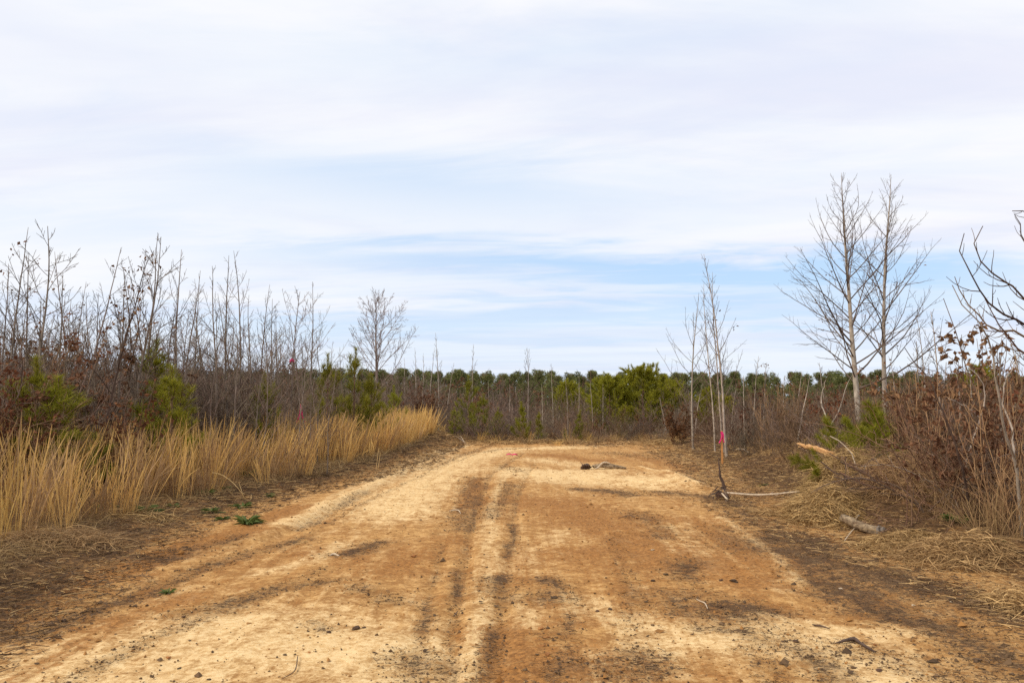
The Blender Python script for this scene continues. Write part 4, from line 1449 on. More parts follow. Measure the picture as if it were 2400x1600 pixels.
# ------------------------------------------------------------------ golden grass
def clump_mesh(name, rng, n, h, spread, mat, w=0.007, lean=0.08, prof=None):
    a = rng.uniform(0, 2 * PI, n)
    r = np.sqrt(rng.random(n)) * spread
    base = np.stack([np.cos(a) * r, np.sin(a) * r, np.full(n, -0.04)], 1)
    d = norm(np.stack([np.cos(a) * r / spread * lean + rng.normal(size=n) * 0.10, np.sin(a) * r / spread * lean + rng.normal(size=n) * 0.10, np.ones(n)], 1))
    L = h * rng.uniform(0.45, 1.08, n)
    ba = rng.uniform(0, 2 * PI, n)
    bm = rng.uniform(0.02, 0.2, n)
    bend = np.stack([np.cos(ba) * bm, np.sin(ba) * bm, -bm * 0.35], 1)
    prof = np.array([0.7, 0.85, 1.0, 1.35, 0.5]) if prof is None else prof
    V, F, A = ribbons(base, d, L, w * rng.uniform(0.6, 1.4, n), bend, 4, prof, rng.random(n) ** 1.2, rng)
    # low leafy skirt of curled old blades
    m = n // 2
    a2 = rng.uniform(0, 2 * PI, m)
    b2 = np.stack([np.cos(a2) * spread * 0.6, np.sin(a2) * spread * 0.6, np.full(m, -0.02)], 1)
    d2 = norm(np.stack([np.cos(a2) * 0.6 + rng.normal(size=m) * .4, np.sin(a2) * 0.6 + rng.normal(size=m) * .4, np.ones(m)], 1))
    V2, F2, A2 = ribbons(b2, d2, h * rng.uniform(0.2, 0.5, m), np.full(m, w * 0.9), np.stack([np.cos(a2) * .5, np.sin(a2) * .5, np.full(m, -0.6)], 1), 4, None, rng.random(m) * 0.5, rng)
    return mesh_np(name, np.concatenate([V, V2]), np.concatenate([F, F2 + len(V)]), False, {'tint': np.concatenate([A, A2])}, [M[mat]])


def build_grass():
    rng = np.random.default_rng(900)
    gold = [clump_mesh('golden_clump', np.random.default_rng(910 + i), 42, 1.15, 0.13, 'grass_gold') for i in range(6)]
    tan = [clump_mesh('tan_clump', np.random.default_rng(920 + i), 80, 1.0, 0.2, 'grass_tan', 0.006, 0.3) for i in range(5)]
    # tussocks that stand out in the photo
    spots = [(20, 1205, 1010, 'golden grass tussock cut by the left edge, behind the nearest stalks'), (75, 1190, 995, 'tall golden grass tussock second from the left edge'), (135, 1180, 990, 'leaning golden grass tussock left of the flattened straw'),
             (8, 1285, 1050, 'nearest golden grass tussock, at the left edge'), (190, 1175, 985, 'slim golden grass tussock in front of the dark thicket'), (290, 1165, 1000, 'golden grass tussock beside the rust leaved shoot'),
             (405, 1130, 985, 'bright golden grass tussock left of the green weeds'), (450, 1125, 975, 'bright golden grass tussock directly above the green weeds'), (480, 1120, 990, 'golden grass tussock right of the bright pair'),
             (545, 1090, 980, 'golden grass tussock behind the large green weed'), (610, 1070, 970, 'golden grass tussock left of the pink flagged stake'),
             (690, 1060, 965, 'golden grass tussock at the foot of the pink flagged stake'), (760, 1055, 960, 'spreading golden grass tussock with fanned stems right of flagged stake'),
             (800, 1048, 955, 'golden grass tussock right of the fanned one'), (850, 1045, 955, 'upright golden grass tussock in the middle of the far grass'), (890, 1043, 950, 'pale golden grass tussock near the far end of the grass'),
             (930, 1040, 952, 'golden grass tussock second from the far end'), (975, 1035, 962, 'golden grass tussock nearest the far end of the grass'), (1010, 1030, 975, 'last small golden grass tussock before the track end')]
    for i, (px, pb, pt, lab) in enumerate(spots):
        x, d = gp(px, pb + 8)
        xl = float(left_edge(np.array([d]))[0])
        d = d * 1.0
        loc = (x, d, h1(x, d) - 0.01)
        H = (pb - pt) / FPX * d * 1.02
        s = max(H, 0.6) / 1.15
        o = ob('grass_tussock', gold[i % 6], None, loc, rng.uniform(0, 6), (1.15, 1.15, s))
        tag(o, lab, 'grass', 'golden tussocks along the left verge')
    o = ob('grass_tussock', gold[2], None, gloc(1150, 31.2), 1.0, (1.6, 1.2, 0.75))
    tag(o, 'lone golden grass tussock standing at the far end of the track', 'grass', 'golden tussocks along the left verge')
    # the rest of the stand: one mass of stems nobody could count, growing in uneven bunches
    nc = 1900
    cy = rng.uniform(0, 1, nc) ** 1.2 * 26.5 + 5.0
    width = np.interp(cy, [5, 8, 12, 16, 22, 32], [1.6, 2.8, 3.6, 3.6, 3.0, 2.0])
    cx = left_edge(cy) - 0.22 - rng.uniform(0, 1, nc) * width
    ok = (cx > -0.68 * cy - 0.8) & (fbm(cx * 0.8, cy * 0.8, 940, 3) + rng.uniform(-0.1, 0.1, nc) > 0.45)
    cx, cy = cx[ok], cy[ok]
    nc = len(cx)
    k = rng.integers(4, 26, nc)
    ci = np.repeat(np.arange(nc), k)
    n = len(ci)
    sp = np.repeat(rng.uniform(0.04, 0.22, nc), k)
    aa = rng.uniform(0, 2 * PI, n)
    rr = np.sqrt(rng.random(n)) * sp
    x, y = cx[ci] + np.cos(aa) * rr, cy[ci] + np.sin(aa) * rr
    lean = rng.normal(size=(nc, 2)) * 0.12 + [0.05, 0]
    fan = rng.uniform(0.04, 0.26, nc)[ci]
    d = norm(np.stack([lean[ci, 0] + np.cos(aa) * rr / sp * fan + rng.normal(size=n) * 0.07, lean[ci, 1] + np.sin(aa) * rr / sp * fan + rng.normal(size=n) * 0.07, np.ones(n)], 1))
    hc = rng.uniform(0.5, 1.35, nc) * np.interp(cy, [5, 12, 30], [1.08, 1.0, 0.95])
    L = hc[ci] * rng.uniform(0.5, 1.05, n)
    ba = rng.uniform(0, 2 * PI, n)
    bm = rng.uniform(0.02, 0.22, n) * np.where(rng.random(n) < 0.10, 3.0, 1.0)
    bend = np.stack([np.cos(ba) * bm + 0.05, np.sin(ba) * bm, -bm * 0.5], 1)
    goldc = rng.random(nc) < np.interp(cy, [5, 12, 18, 26], [0.45, 0.42, 0.55, 0.8])
    ct = rng.random(nc)
    W = 0.0072 * rng.uniform(0.5, 1.6, n) * np.interp(y, [5, 12, 30], [0.9, 1.1, 1.8])
    V, F, A = ribbons(np.stack([x, y, hgt(x, y) - 0.02], 1), d, L, W, bend, 4, np.array([0.6, 0.75, 1.0, 1.5, 0.4]), np.clip(ct[ci] * 0.6 + rng.random(n) * 0.5, 0, 1), rng)
    me = mesh_np('dry_grass', V, F, False, {'tint': A}, [M['grass_gold'], M['grass_tan']])
    me.polygons.foreach_set('material_index', np.repeat(np.where(goldc[ci], 0, 1), 4).astype(np.int32))
    tag(ob('dry_grass', me), 'stand of tall dry golden and tan grass along the left verge', 'grass', None, 'stuff')
    # thin brown undergrowth at the grass feet
    n = 14000
    y = rng.uniform(0, 1, n) ** 1.3 * 27 + 4.6
    x = left_edge(y) - 0.05 - rng.uniform(0, 1, n) ** 1.3 * np.interp(y, [5, 12, 30], [2.0, 3.4, 2.4])
    ok = x > -0.68 * y - 0.6
    x, y = x[ok], y[ok]
    n = len(x)
    z = hgt(x, y)
    d = norm(np.stack([rng.normal(size=n) * 0.6, rng.normal(size=n) * 0.6, np.ones(n) * 0.7], 1))
    ba = rng.uniform(0, 6.3, n)
    bend = np.stack([np.cos(ba) * 0.4, np.sin(ba) * 0.4, np.full(n, -0.45)], 1)
    V, F, A = ribbons(np.stack([x, y, z - 0.02], 1), d, rng.uniform(0.12, 0.5, n), 0.006 * rng.uniform(0.6, 1.5, n) * np.interp(y, [5, 30], [0.9, 2.0]), bend, 3, None, None, rng)
    me = mesh_np('dead_undergrowth', V, F, False, {'tint': A}, [M['grass_tan']])
    tag(ob('dead_undergrowth', me), 'tangled dead undergrowth at the feet of the tall grass', 'undergrowth', None, 'stuff')
    return gold, tan


GOLD, TAN = build_grass()


# ------------------------------------------------------------------ litter on the ground
def scatter_straw(name, label, n, sampler, lmin, lmax, w, mat, seed, lift=0.02, cat='litter', pitch=0.18, seg=3):
    rng = np.random.default_rng(seed)
    x, y = sampler(rng, n)
    n = len(x)
    z = gz(x, y)
    a = rng.uniform(0, 2 * PI, n)
    p = np.abs(rng.normal(size=n)) * pitch
    d = norm(np.stack([np.cos(a), np.sin(a), p], 1))
    ba = a + rng.choice([-1, 1], n) * PI / 2
    bm = rng.uniform(0, 0.45, n)
    bend = np.stack([np.cos(ba) * bm, np.sin(ba) * bm, -p * 0.9], 1)
    L = rng.uniform(lmin, lmax, n) * rng.uniform(0.5, 1.0, n)
    base = np.stack([x, y, z + rng.uniform(0.002, lift, n)], 1)
    V, F, A = ribbons(base, d, L, w * rng.uniform(0.6, 1.5, n) * np.interp(y, [4, 10, 30], [0.8, 1.0, 2.0]), bend, seg, np.linspace(1, 0.5, seg + 1), None, rng)
    me = mesh_np(name, V, F, False, {'tint': A}, [M[mat]])
    return tag(ob(name, me), label, cat, None, 'stuff')


def samp_left(lo, hi, p=1.0):
    def f(rng, n):
        y = rng.uniform(0, 1, n) ** 1.4 * 27 + 4.4
        x = left_edge(y) + lo + (hi - lo) * rng.uniform(0, 1, n) ** p
        return x, y
    return f


def samp_right(lo, hi, p=1.0, y0=5.0, y1=30.0):
    def f(rng, n):
        y = rng.uniform(0, 1, n) ** 1.5 * (y1 - y0) + y0
        x = right_edge(y) + lo + (hi - lo) * rng.uniform(0, 1, n) ** p
        ok = x < 0.68 * y + 0.6
        return x[ok], y[ok]
    return f


def samp_dark(thr):
    def f(rng, n):
        y = rng.uniform(0, 1, n * 4) ** 1.7 * 26 + 4.2
        x = rng.uniform(-1, 1, n * 4) * np.minimum(0.67 * y, 5.5)
        D = field(x, y, DARK)
        k = D * (0.5 + fbm(x * 3, y * 3, 990, 3)) + rng.uniform(0, 0.25, n * 4) > thr
        return x[k][:n], y[k][:n]
    return f


scatter_straw('straw_litter', 'loose straw and stalks littering the left verge', 5000, samp_left(-0.7, 0.9, 1.0), 0.06, 0.32, 0.006, 'straw', 1001, 0.03)
scatter_straw('straw_litter', 'loose straw and stalks littering the right verge', 15000, samp_right(-1.3, 2.6, 1.0), 0.04, 0.22, 0.006, 'straw', 1002, 0.05, pitch=0.3)
scatter_straw('dark_litter', 'dark twigs and shredded roots strewn over the track', 20000, samp_dark(0.36), 0.012, 0.075, 0.005, 'litter', 1003, 0.012, pitch=0.12, seg=2)
scatter_straw('dark_litter', 'dark shredded litter along the left verge', 13000, samp_left(-0.6, 1.2), 0.04, 0.2, 0.008, 'litter', 1004, 0.03, pitch=0.3, seg=2)
scatter_straw('dark_litter', 'dark shredded litter along the right verge', 9000, samp_right(-1.4, 1.4), 0.03, 0.18, 0.008, 'litter', 1005, 0.03, pitch=0.3, seg=2)
scatter_straw('straw_litter', 'few straw bits strewn over the bare track', 1600, lambda rng, n: ((lambda y: (rng.uniform(-1, 1, n) * np.minimum(0.66 * y, 4.6), y))(rng.uniform(0, 1, n) ** 1.6 * 24 + 4.2)), 0.03, 0.14, 0.004, 'straw', 1006, 0.01, pitch=0.08, seg=2)


scatter_straw('straw_litter', 'straw and stalks strewn across the far end of the track', 5000, lambda rng, n: (lambda x: (x, 29.4 + rng.normal(size=n) * 1.3 + 0.9 * np.sin(x * 1.3)))(rng.uniform(-3.2, 7.5, n)), 0.1, 0.45, 0.006, 'straw', 1007, 0.06, pitch=0.5)
scatter_straw('dark_litter', 'dark shredded litter across the far end of the track', 5000, lambda rng, n: (lambda x: (x, 29.6 + rng.normal(size=n) * 1.2 + 0.9 * np.sin(x * 1.3 + 1)))(rng.uniform(-3.2, 7.5, n)), 0.08, 0.3, 0.008, 'litter', 1008, 0.05, pitch=0.4)


def heap(name, label, px, py, rx, ry, h, n, seed, mat='straw', group='straw heaps along the right verge', L=(0.07, 0.30), d=None):
    """a tangled heap of straw lying on the ground"""
    rng = np.random.default_rng(seed)
    n = int(n * 1.4)
    x0, y0 = gp(px, py)
    z0 = h1(x0, y0)
    a = rng.uniform(0, 2 * PI, n)
    r = np.sqrt(rng.random(n))
    bx, by = np.cos(a) * r * rx, np.sin(a) * r * ry
    bz = hgt(bx + x0, by + y0) - z0 + h * (1 - r ** 2) * rng.uniform(0.2, 1.0, n)
    da = rng.uniform(0, 2 * PI, n)
    dz = rng.normal(size=n) * 0.35 + 0.15
    dd = norm(np.stack([np.cos(da), np.sin(da), dz], 1))
    ba = rng.uniform(0, 2 * PI, n)
    bend = np.stack([np.cos(ba) * .4, np.sin(ba) * .4, -0.45 * np.ones(n)], 1)
    V, F, A = ribbons(np.stack([bx, by, bz], 1), dd, rng.uniform(*L, n), 0.0078 * rng.uniform(0.5, 1.5, n) * np.interp(y0, [5, 12, 30], [0.8, 1.0, 1.8]), bend, 4, np.linspace(1, .5, 5), rng.random(n) ** 1.15, rng)
    zmin = hgt(V[:, 0] + x0, V[:, 1] + y0) - z0
    V[:, 2] = np.maximum(V[:, 2], zmin - 0.005)
    me = mesh_np(name, V, F, False, {'tint': A}, [M[mat]])
    tag(ob(name, me, None, (x0, y0, z0)), label, 'straw', group)


heap('straw_heap', 'large tangled straw heap left of the weathered log', 1925, 1225, 0.45, 0.8, 0.40, 2600, 1101)
heap('straw_heap', 'straw heap above the weathered log', 1985, 1190, 0.65, 0.8, 0.5, 2800, 1102)
heap('straw_heap', 'brown straw heap right of the weathered log', 2110, 1220, 0.55, 0.6, 0.42, 1900, 1103, 'grass_tan')
heap('straw_heap', 'flattened bright straw at the foot of the right brush', 2120, 1290, 0.5, 0.5, 0.14, 1300, 1104)
heap('straw_heap', 'bright straw heap under the right brush near the edge', 2240, 1320, 0.55, 0.5, 0.26, 1700, 1105)
heap('straw_heap', 'nearest straw tuft, cut by the right edge', 2385, 1420, 0.22, 0.3, 0.16, 500, 1106)
heap('straw_heap', 'straw heap behind the fallen pale pole', 1870, 1100, 0.8, 1.0, 0.28, 1400, 1107)
heap('straw_heap', 'small straw tuft below the fallen pale pole', 1798, 1208, 0.14, 0.2, 0.12, 160, 1108)
heap('straw_heap', 'straw heap below the green pine boughs', 1930, 1110, 0.6, 0.8, 0.4, 1500, 1109)
heap('straw_heap', 'flattened golden stalks lying at the edge of the left grass', 320, 1228, 0.55, 0.25, 0.05, 260, 1110, 'straw', 'straw along the left verge', (0.3, 0.7))
heap('straw_heap', 'brown grass heap at the left edge', 150, 1290, 0.7, 0.5, 0.14, 900, 1111, 'grass_tan', 'straw along the left verge', (0.1, 0.35))
heap('straw_heap', 'straw covered mound right of the far track end', 1545, 1042, 0.9, 0.8, 0.18, 700, 1112)
heap('straw_heap', 'low straw ridge across the far track end', 1310, 1040, 1.5, 0.6, 0.16, 900, 1113)
heap('straw_heap', 'thin straw ridge left of the low ridge at track end', 1180, 1040, 1.2, 0.6, 0.1, 600, 1114)


# standing dry stalks and weeds through the right brush
def right_weeds():
    rng = np.random.default_rng(1200)
    n = 3800
    y = rng.uniform(0, 1, n) ** 1.4 * 12 + 6.8
    x = right_edge(y) + 0.45 + rng.uniform(0, 1, n) * 2.4
    ok = x < 0.68 * y + 0.5
    x, y = x[ok], y[ok]
    n = len(x)
    d = norm(np.stack([rng.normal(size=n) * 0.4, rng.normal(size=n) * 0.35, np.ones(n)], 1))
    ba = rng.uniform(0, 6.3, n)
    bend = np.stack([np.cos(ba) * .2, np.sin(ba) * .2, -0.15 * np.ones(n)], 1)
    V, F, A = ribbons(np.stack([x, y, hgt(x, y) - 0.02], 1), d, rng.uniform(0.25, 0.95, n), 0.006 * rng.uniform(0.6, 1.4, n), bend, 4, None, None, rng)
    me = mesh_np('dry_stalks', V, F, False, {'tint': A}, [M['grass_tan']])
    tag(ob('dry_stalks', me), 'dry brown stalks standing in the right brush', 'stalks', None, 'stuff')


right_weeds()
for i, (px, py, d, s, lab) in enumerate([(2260, 1250, None, 0.9, 'dry grass clump leaning inside the right brush'), (2330, 1290, None, 0.9, 'dry grass clump at the foot of the right edge brush'), (2390, 1240, None, 1.0, 'pale dry grass clump cut by the right edge'), (2200, 1220, None, 0.8, 'brown grass clump beside the thin dark stems')]):
    x, y = gp(px, py)
    tag(ob('grass_tussock', TAN[i], None, (x, y, h1(x, y) - 0.02), i * 1.0, (1.2, 1.2, 0.6 * s)), lab, 'grass', 'dry clumps in the right brush')


# low dry tufts along the far edge of the cleared ground
rt = np.random.default_rng(1240)
for i in range(26):
    x = -2.4 + i * 0.34 + rt.uniform(-0.25, 0.25)
    y = 28.9 + rt.uniform(-1.3, 1.2) - 0.8 * math.sin(x * 1.1)
    s_ = rt.uniform(0.18, 0.5)
    tag(ob('dry_tuft', (GOLD if i % 3 == 0 else TAN)[i % 5], None, (x, y, h1(x, y) - 0.02), rt.uniform(0, 6), (0.9, 0.9, s_)), 'low dry grass tuft on the far debris ridge ' + spot(1200 + x / y * FPX), 'grass', 'dry tufts at the track end')


for i in range(26):
    x = -2.2 + i * 0.36 + rt.uniform(-0.3, 0.3)
    y = 29.6 + rt.uniform(-0.9, 1.2) - 0.8 * math.sin(x * 1.1)
    kk = ('grey', 'red', 'tan')[i % 3]
    s_ = rt.uniform(0.28, 0.6)
    thing('low_bush', SP[kk][i % 3], (x, y, h1(x, y) - 0.03), rt.uniform(0, 6), (s_ * 1.2, s_ * 1.2, s_ * 0.85), 'low bare bush on the far clearing edge ' + spot(1200 + x / y * FPX), 'shrub', 'low bushes at the track end')


# brush shrubs close on the right, drawn larger than the thicket
def near_brush():
    rng = np.random.default_rng(1250)
    spots = [(2180, 1215, 1.5), (2235, 1235, 1.7), (2285, 1255, 1.6), (2340, 1275, 1.7), (2395, 1260, 2.0), (2300, 1200, 2.2), (2365, 1190, 2.3), (2215, 1170, 2.0), (2150, 1175, 1.6), (2420, 1300, 1.7), (2090, 1140, 1.5), (2260, 1140, 2.3), (2130, 1130, 1.9), (2180, 1120, 2.2), (2330, 1150, 2.4), (2400, 1160, 2.5), (2230, 1200, 1.8), (2060, 1110, 1.5)]
    for i, (px, py, H) in enumerate(spots):
        x, y = gp(px, py)
        k = 'red' if i % 3 else 'tan'
        s = H / (1.7 if k == 'red' else 1.5)
        k2 = 'leafy' if i % 4 == 2 else k
        o = thing('brush_bush', SP[k2][i % 3], (x, y, h1(x, y) - 0.03), rng.uniform(0, 6), (s, s, s), 'brush bush with rusty dead leaves behind the right straw ' + spot(px) if k2 == 'leafy' else ('tangled reddish brown brush bush behind the right straw ' if k == 'red' else 'tangled tan weed bush behind the right straw ') + spot(px), 'shrub', 'brush bushes behind the right straw')


near_brush()


def brambles():
    rng = np.random.default_rng(1280)
    for i in range(22):
        px, py = rng.uniform(2170, 2430), rng.uniform(1120, 1265)
        x, y = gp(px, py)
        z = h1(x, y)
        brs = []
        for k in range(rng.integers(2, 5)):
            a = rng.uniform(0, 2 * PI)
            L = rng.uniform(0.9, 2.0)
            q = wand((0, 0, -0.03), (math.cos(a) * 0.55, math.sin(a) * 0.55, 1), L, 10, rng, -1.5, 0.10)
            R = taper(10, 0.008, 0.003)
            brs += [(q, R)] + twigs_on(q, R, L, rng, 7, 0.28, 0.8, 0.1, 0.2, 1, 0.003, 0.14)
        o = ob('bramble', tube_mesh('bramble_canes', brs, 4, M[('twig_red', 'twig_tan', 'twig_grey', 'bark_grey')[i % 4]]), None, (x, y, z))
        tag(o, ('reddish', 'tan', 'brown', 'grey')[i % 4] + ' arching bramble canes tangled in the right brush ' + spot(px), 'bramble', 'brambles of the right brush')


brambles()


# ------------------------------------------------------------------ clods, stones
def clod_mesh(name, rng, mat, flat=0.6):
    import bmesh
    bm = bmesh.new()
    bmesh.ops.create_icosphere(bm, subdivisions=2, radius=0.5)
    ph = rng.uniform(0, 10, 6)
    for v in bm.verts:
        c = v.co
        k = 1 + 0.28 * math.sin(c.x * 5 + ph[0]) * math.sin(c.y * 6 + ph[1]) + 0.22 * math.sin(c.z * 9 + ph[2] + c.x * 7) + rng.normal() * 0.10
        v.co = c * k
        v.co.z *= flat
    me = bpy.data.meshes.new(name)
    bm.to_mesh(me)
    bm.free()
    a = me.attributes.new('tint', 'FLOAT', 'POINT')
    a.data.foreach_set('value', rng.random(len(me.vertices)).astype(np.float32))
    me.materials.append(mat)
    return me


def build_clods():
    rng = np.random.default_rng(1300)
    dk = [clod_mesh('dark_clod', rng, M['clod_dark']) for _ in range(5)]
    cl = [clod_mesh('clay_clod', rng, M['clod_clay']) for _ in range(4)]
    st = [clod_mesh('stone', rng, M['stone'], 0.7) for _ in range(3)]
    # clods one can pick out in the photo
    spots = [(1530, 1360, .07, 0), (1690, 1358, .07, 0), (1720, 1360, .10, 0), (1690, 1420, .06, 0), (1300, 1398, .10, 0), (1335, 1240, .05, 0), (1530, 1290, .05, 2), (1560, 1346, .09, 0),
             (1268, 1470, .08, 1), (1280, 1490, .06, 1), (1270, 1508, .07, 1), (1285, 1530, .07, 1), (1292, 1532, .05, 1), (970, 1303, .09, 1), (1080, 1185, .12, 1), (943, 1245, .03, 0),
             (835, 1468, .08, 0), (853, 1466, .04, 0), (770, 1476, .07, 0), (668, 1530, .06, 0), (725, 1525, .04, 1), (1257, 1350, .06, 0), (1430, 1425, .07, 0), (1400, 1428, .05, 0),
             (1865, 1500, .05, 0), (1970, 1380, .04, 2), (2140, 1417, .05, 2), (2200, 1545, .05, 0), (2230, 1410, .05, 2), (2050, 1510, .05, 1), (2115, 1560, .05, 1), (2180, 1575, .05, 1),
             (2105, 1547, .05, 0), (2040, 1555, .05, 0), (2060, 1572, .05, 0), (2000, 1567, .05, 0), (1840, 1500, .04, 0), (2290, 1545, .08, 0), (1735, 1228, .04, 0), (1815, 1275, .05, 0),
             (1900, 1520, .04, 0), (300, 1445, .04, 1), (210, 1495, .03, 0), (430, 1440, .05, 0), (395, 1535, .06, 1), (420, 1560, .05, 0), (490, 1586, .04, 0), (60, 1540, .05, 1), (120, 1462, .10, 0), (150, 1450, .07, 0)]
    names = (('dirt_clod', 'small dark dirt clod lying on the sandy track', dk, 'clod', 'dark clods on the track'), ('clay_clod', 'small rusty clay clod lying on the sandy track', cl, 'clod', 'clay clods on the track'),
             ('pebble', 'small pale pebble lying on the dark soil', st, 'stone', 'pale pebbles on the track'))
    for i, (px, py, s, k) in enumerate(spots):
        x, y = gp(px, py)
        nm, lab, ml, cat, grp = names[k]
        z = float(gz(x, y)[0])
        s2 = s * 0.62 * rng.uniform(0.75, 1.1)
        tag(ob(nm, ml[i % len(ml)], None, (x, y, z + s2 * 0.12), rng.uniform(0, 6), (s2 * rng.uniform(0.8, 1.6), s2 * rng.uniform(0.7, 1.1), s2 * 0.65)), lab, cat, grp)
    # crumbs too many to count
    for nm, lab, mat, n, thr, seed, sz, fn in (('soil_crumbs', 'crumbs of dark soil scattered over the track', 'clod_dark', 26000, 0.20, 1310, 0.0048, DARK), ('clay_crumbs', 'crumbs of rusty clay scattered over the track', 'clod_clay', 6000, 0.05, 1320, 0.0055, OCHRE)):
        r2 = np.random.default_rng(seed)
        y = r2.uniform(0, 1, n * 4) ** 1.8 * 24 + 4.1
        x = r2.uniform(-1, 1, n * 4) * np.minimum(0.67 * y, 5.6)
        k = field(x, y, fn) * (0.4 + 1.2 * fbm(x * 2.5, y * 2.5, seed, 3)) + r2.uniform(0, 0.36, n * 4) > thr + 0.12
        x, y = x[k][:n], y[k][:n]
        m = len(x)
        oc = np.array([(1, 0, 0), (-1, 0, 0), (0, 1, 0), (0, -1, 0), (0, 0, 1), (0, 0, -0.6)], float)
        of = np.array([(0, 2, 4), (2, 1, 4), (1, 3, 4), (3, 0, 4), (2, 0, 5), (1, 2, 5), (3, 1, 5), (0, 3, 5)])
        s = sz * np.exp(r2.normal(size=m) * 0.55)
        P = oc[None] * s[:, None, None] * r2.uniform(0.5, 1.3, (m, 6, 1)) * [1, 1, 0.7] + r2.normal(size=(m, 6, 3)) * s[:, None, None] * 0.2
        P += np.stack([x, y, gz(x, y) + s * 0.25], 1)[:, None, :]
        F = (of[None] + (np.arange(m) * 6)[:, None, None]).reshape(-1, 3)
        me = mesh_np(nm, P.reshape(-1, 3), F, False, {'tint': np.repeat(r2.random(m), 6)}, [M[mat]])
        tag(ob(nm, me), lab, 'soil', None, 'stuff')


build_clods()


# ------------------------------------------------------------------ weeds
def weed_mesh(name, rng, n, L, w, up):
    a = rng.uniform(0, 2 * PI, n)
    p = rng.uniform(up * 0.4, up * 1.5, n)
    d = norm(np.stack([np.cos(a), np.sin(a), p], 1))
    base = np.stack([np.cos(a) * 0.03, np.sin(a) * 0.03, np.full(n, -0.01)], 1) * rng.uniform(0.2, 2, n)[:, None]
    bend = np.stack([np.cos(a) * .1, np.sin(a) * .1, -0.45 * np.ones(n)], 1)
    V, F, A = ribbons(base, d, L * rng.uniform(0.5, 1.1, n), np.full(n, w) * rng.uniform(0.6, 1.3, n), bend, 4, np.array([0.35, 0.9, 1.0, 0.75, 0.1]), None, rng)
    V[:, 2] = np.maximum(V[:, 2], -0.01)
    return mesh_np(name, V, F, False, {'tint': A}, [M['weed']])


rw = np.random.default_rng(1400)
wm = [weed_mesh('weed_leaves', rw, 46, 0.26, 0.04, 1.1) for _ in range(4)]
for i, (px, py, s, lab) in enumerate([(570, 1132, 1.25, 'largest bushy green weed below the golden grass'), (484, 1172, 0.8, 'dark green weed at the foot of the golden grass'), (568, 1192, 0.8, 'middle green weed on the orange verge'),
                                      (495, 1207, 0.75, 'left green weed on the orange verge'), (522, 1220, 0.5, 'small green weed right beside the left one on the orange verge'), (580, 1228, 1.0, 'low spreading green weed nearest the sandy track'),
                                      (632, 1162, 0.45, 'tiny green weed right of the largest weed'), (404, 1205, 0.5, 'small green weed left of the others at the grass edge'), (340, 1218, 0.9, 'dark green weed in the shade of the grass behind the flattened stalks'),
                                      (395, 1385, 0.35, 'tiny green weed alone on the left part of the track'), (530, 1160, 0.5, 'small dull green weed half hidden by bent stalks'), (250, 1215, 0.7, 'green weed under the golden grass left of the flattened stalks'),
                                      (635, 1165, 0.4, 'tiny green weed at the right end of the weed patch'), (2240, 1270, 0.8, 'green weed under the right brush'), (2330, 1310, 0.6, 'green weed under the brush by the right edge'), (1790, 1145, 0.5, 'tiny green weed on the dark soil behind the pale pole')]):
    x, y = gp(px, py)
    tag(ob('green_weed', wm[i % 4], None, (x, y, float(gz(x, y)[0]) + 0.0), i * 0.9, (s, s, s * 1.05)), lab, 'weed', 'green weeds along the verges')


# ------------------------------------------------------------------ survey stakes and ribbons
def box_verts(w, d, z0, z1):
    x, y = w / 2, d / 2
    v = np.array([(-x, -y, z0), (x, -y, z0), (x, y, z0), (-x, y, z0), (-x * 0.97, -y, z1), (x * 0.97, -y, z1), (x * 0.97, y, z1), (-x * 0.97, y, z1)])
    f = np.array([(0, 3, 2, 1), (4, 5, 6, 7), (0, 1, 5, 4), (1, 2, 6, 5), (2, 3, 7, 6), (3, 0, 4, 7)])
    return v, f


def strip_mesh(name, pts, width, axis, mat, th=0.0012, seed=0):
    """a ribbon with thickness along a path"""
    pts = smooth_path(pts, 14)
    n = len(pts)
    rng = np.random.default_rng(seed)
    T = norm(np.gradient(pts, axis=0))
    ax = np.tile(np.array(axis, float), (n, 1)) + rng.normal(size=(n, 3)) * 0.15
    tw = np.linspace(0, 1.2, n)
    W = norm(ax - T * (ax * T).sum(1, keepdims=True))
    Bn = np.cross(T, W)
    W = W * np.cos(tw)[:, None] + Bn * np.sin(tw)[:, None]
    Bn = np.cross(T, W)
    V = np.stack([pts - W * width / 2 - Bn * th, pts + W * width / 2 - Bn * th, pts + W * width / 2 + Bn * th, pts - W * width / 2 + Bn * th], 1).reshape(-1, 3)
    i, k = np.meshgrid(np.arange(n - 1), np.arange(4), indexing='ij')
    F = np.stack([i * 4 + k, i * 4 + (k + 1) % 4, (i + 1) * 4 + (k + 1) % 4, (i + 1) * 4 + k], -1).reshape(-1, 4)
    caps = np.array([(3, 2, 1, 0), (n * 4 - 4, n * 4 - 3, n * 4 - 2, n * 4 - 1)])
    return mesh_np(name, V, np.concatenate([F, caps]), True, None, [M[mat]])


def stake(loc, H, label, tails, rz=0.0, tilt=(0, 0)):
    root = ob('survey_stake', None, None, loc, rz)
    root.rotation_euler = (tilt[0], tilt[1], rz)
    tag(root, label, 'survey stake')
    v, f = box_verts(0.042, 0.016, -0.1, H)
    ob('lath', mesh_np('stake_lath', v, f, False, None, [M['lath']]), root)
    v, f = box_verts(0.048, 0.022, H - 0.075, H - 0.02)
    v2, f2 = box_verts(0.046, 0.02, H - 0.11, H - 0.07)
    ob('ribbon_knot', mesh_np('ribbon_knot', np.concatenate([v, v2 + [0.004, -0.003, 0]]), np.concatenate([f, f2 + 8]), False, None, [M['pink']]), root)
    for k, t in enumerate(tails):
        ob('ribbon_tail', strip_mesh('ribbon_tail', [(a, b, H - 0.08 + c) for a, b, c in t], 0.03, (1, 0.3, 0), 'pink', seed=k), root)


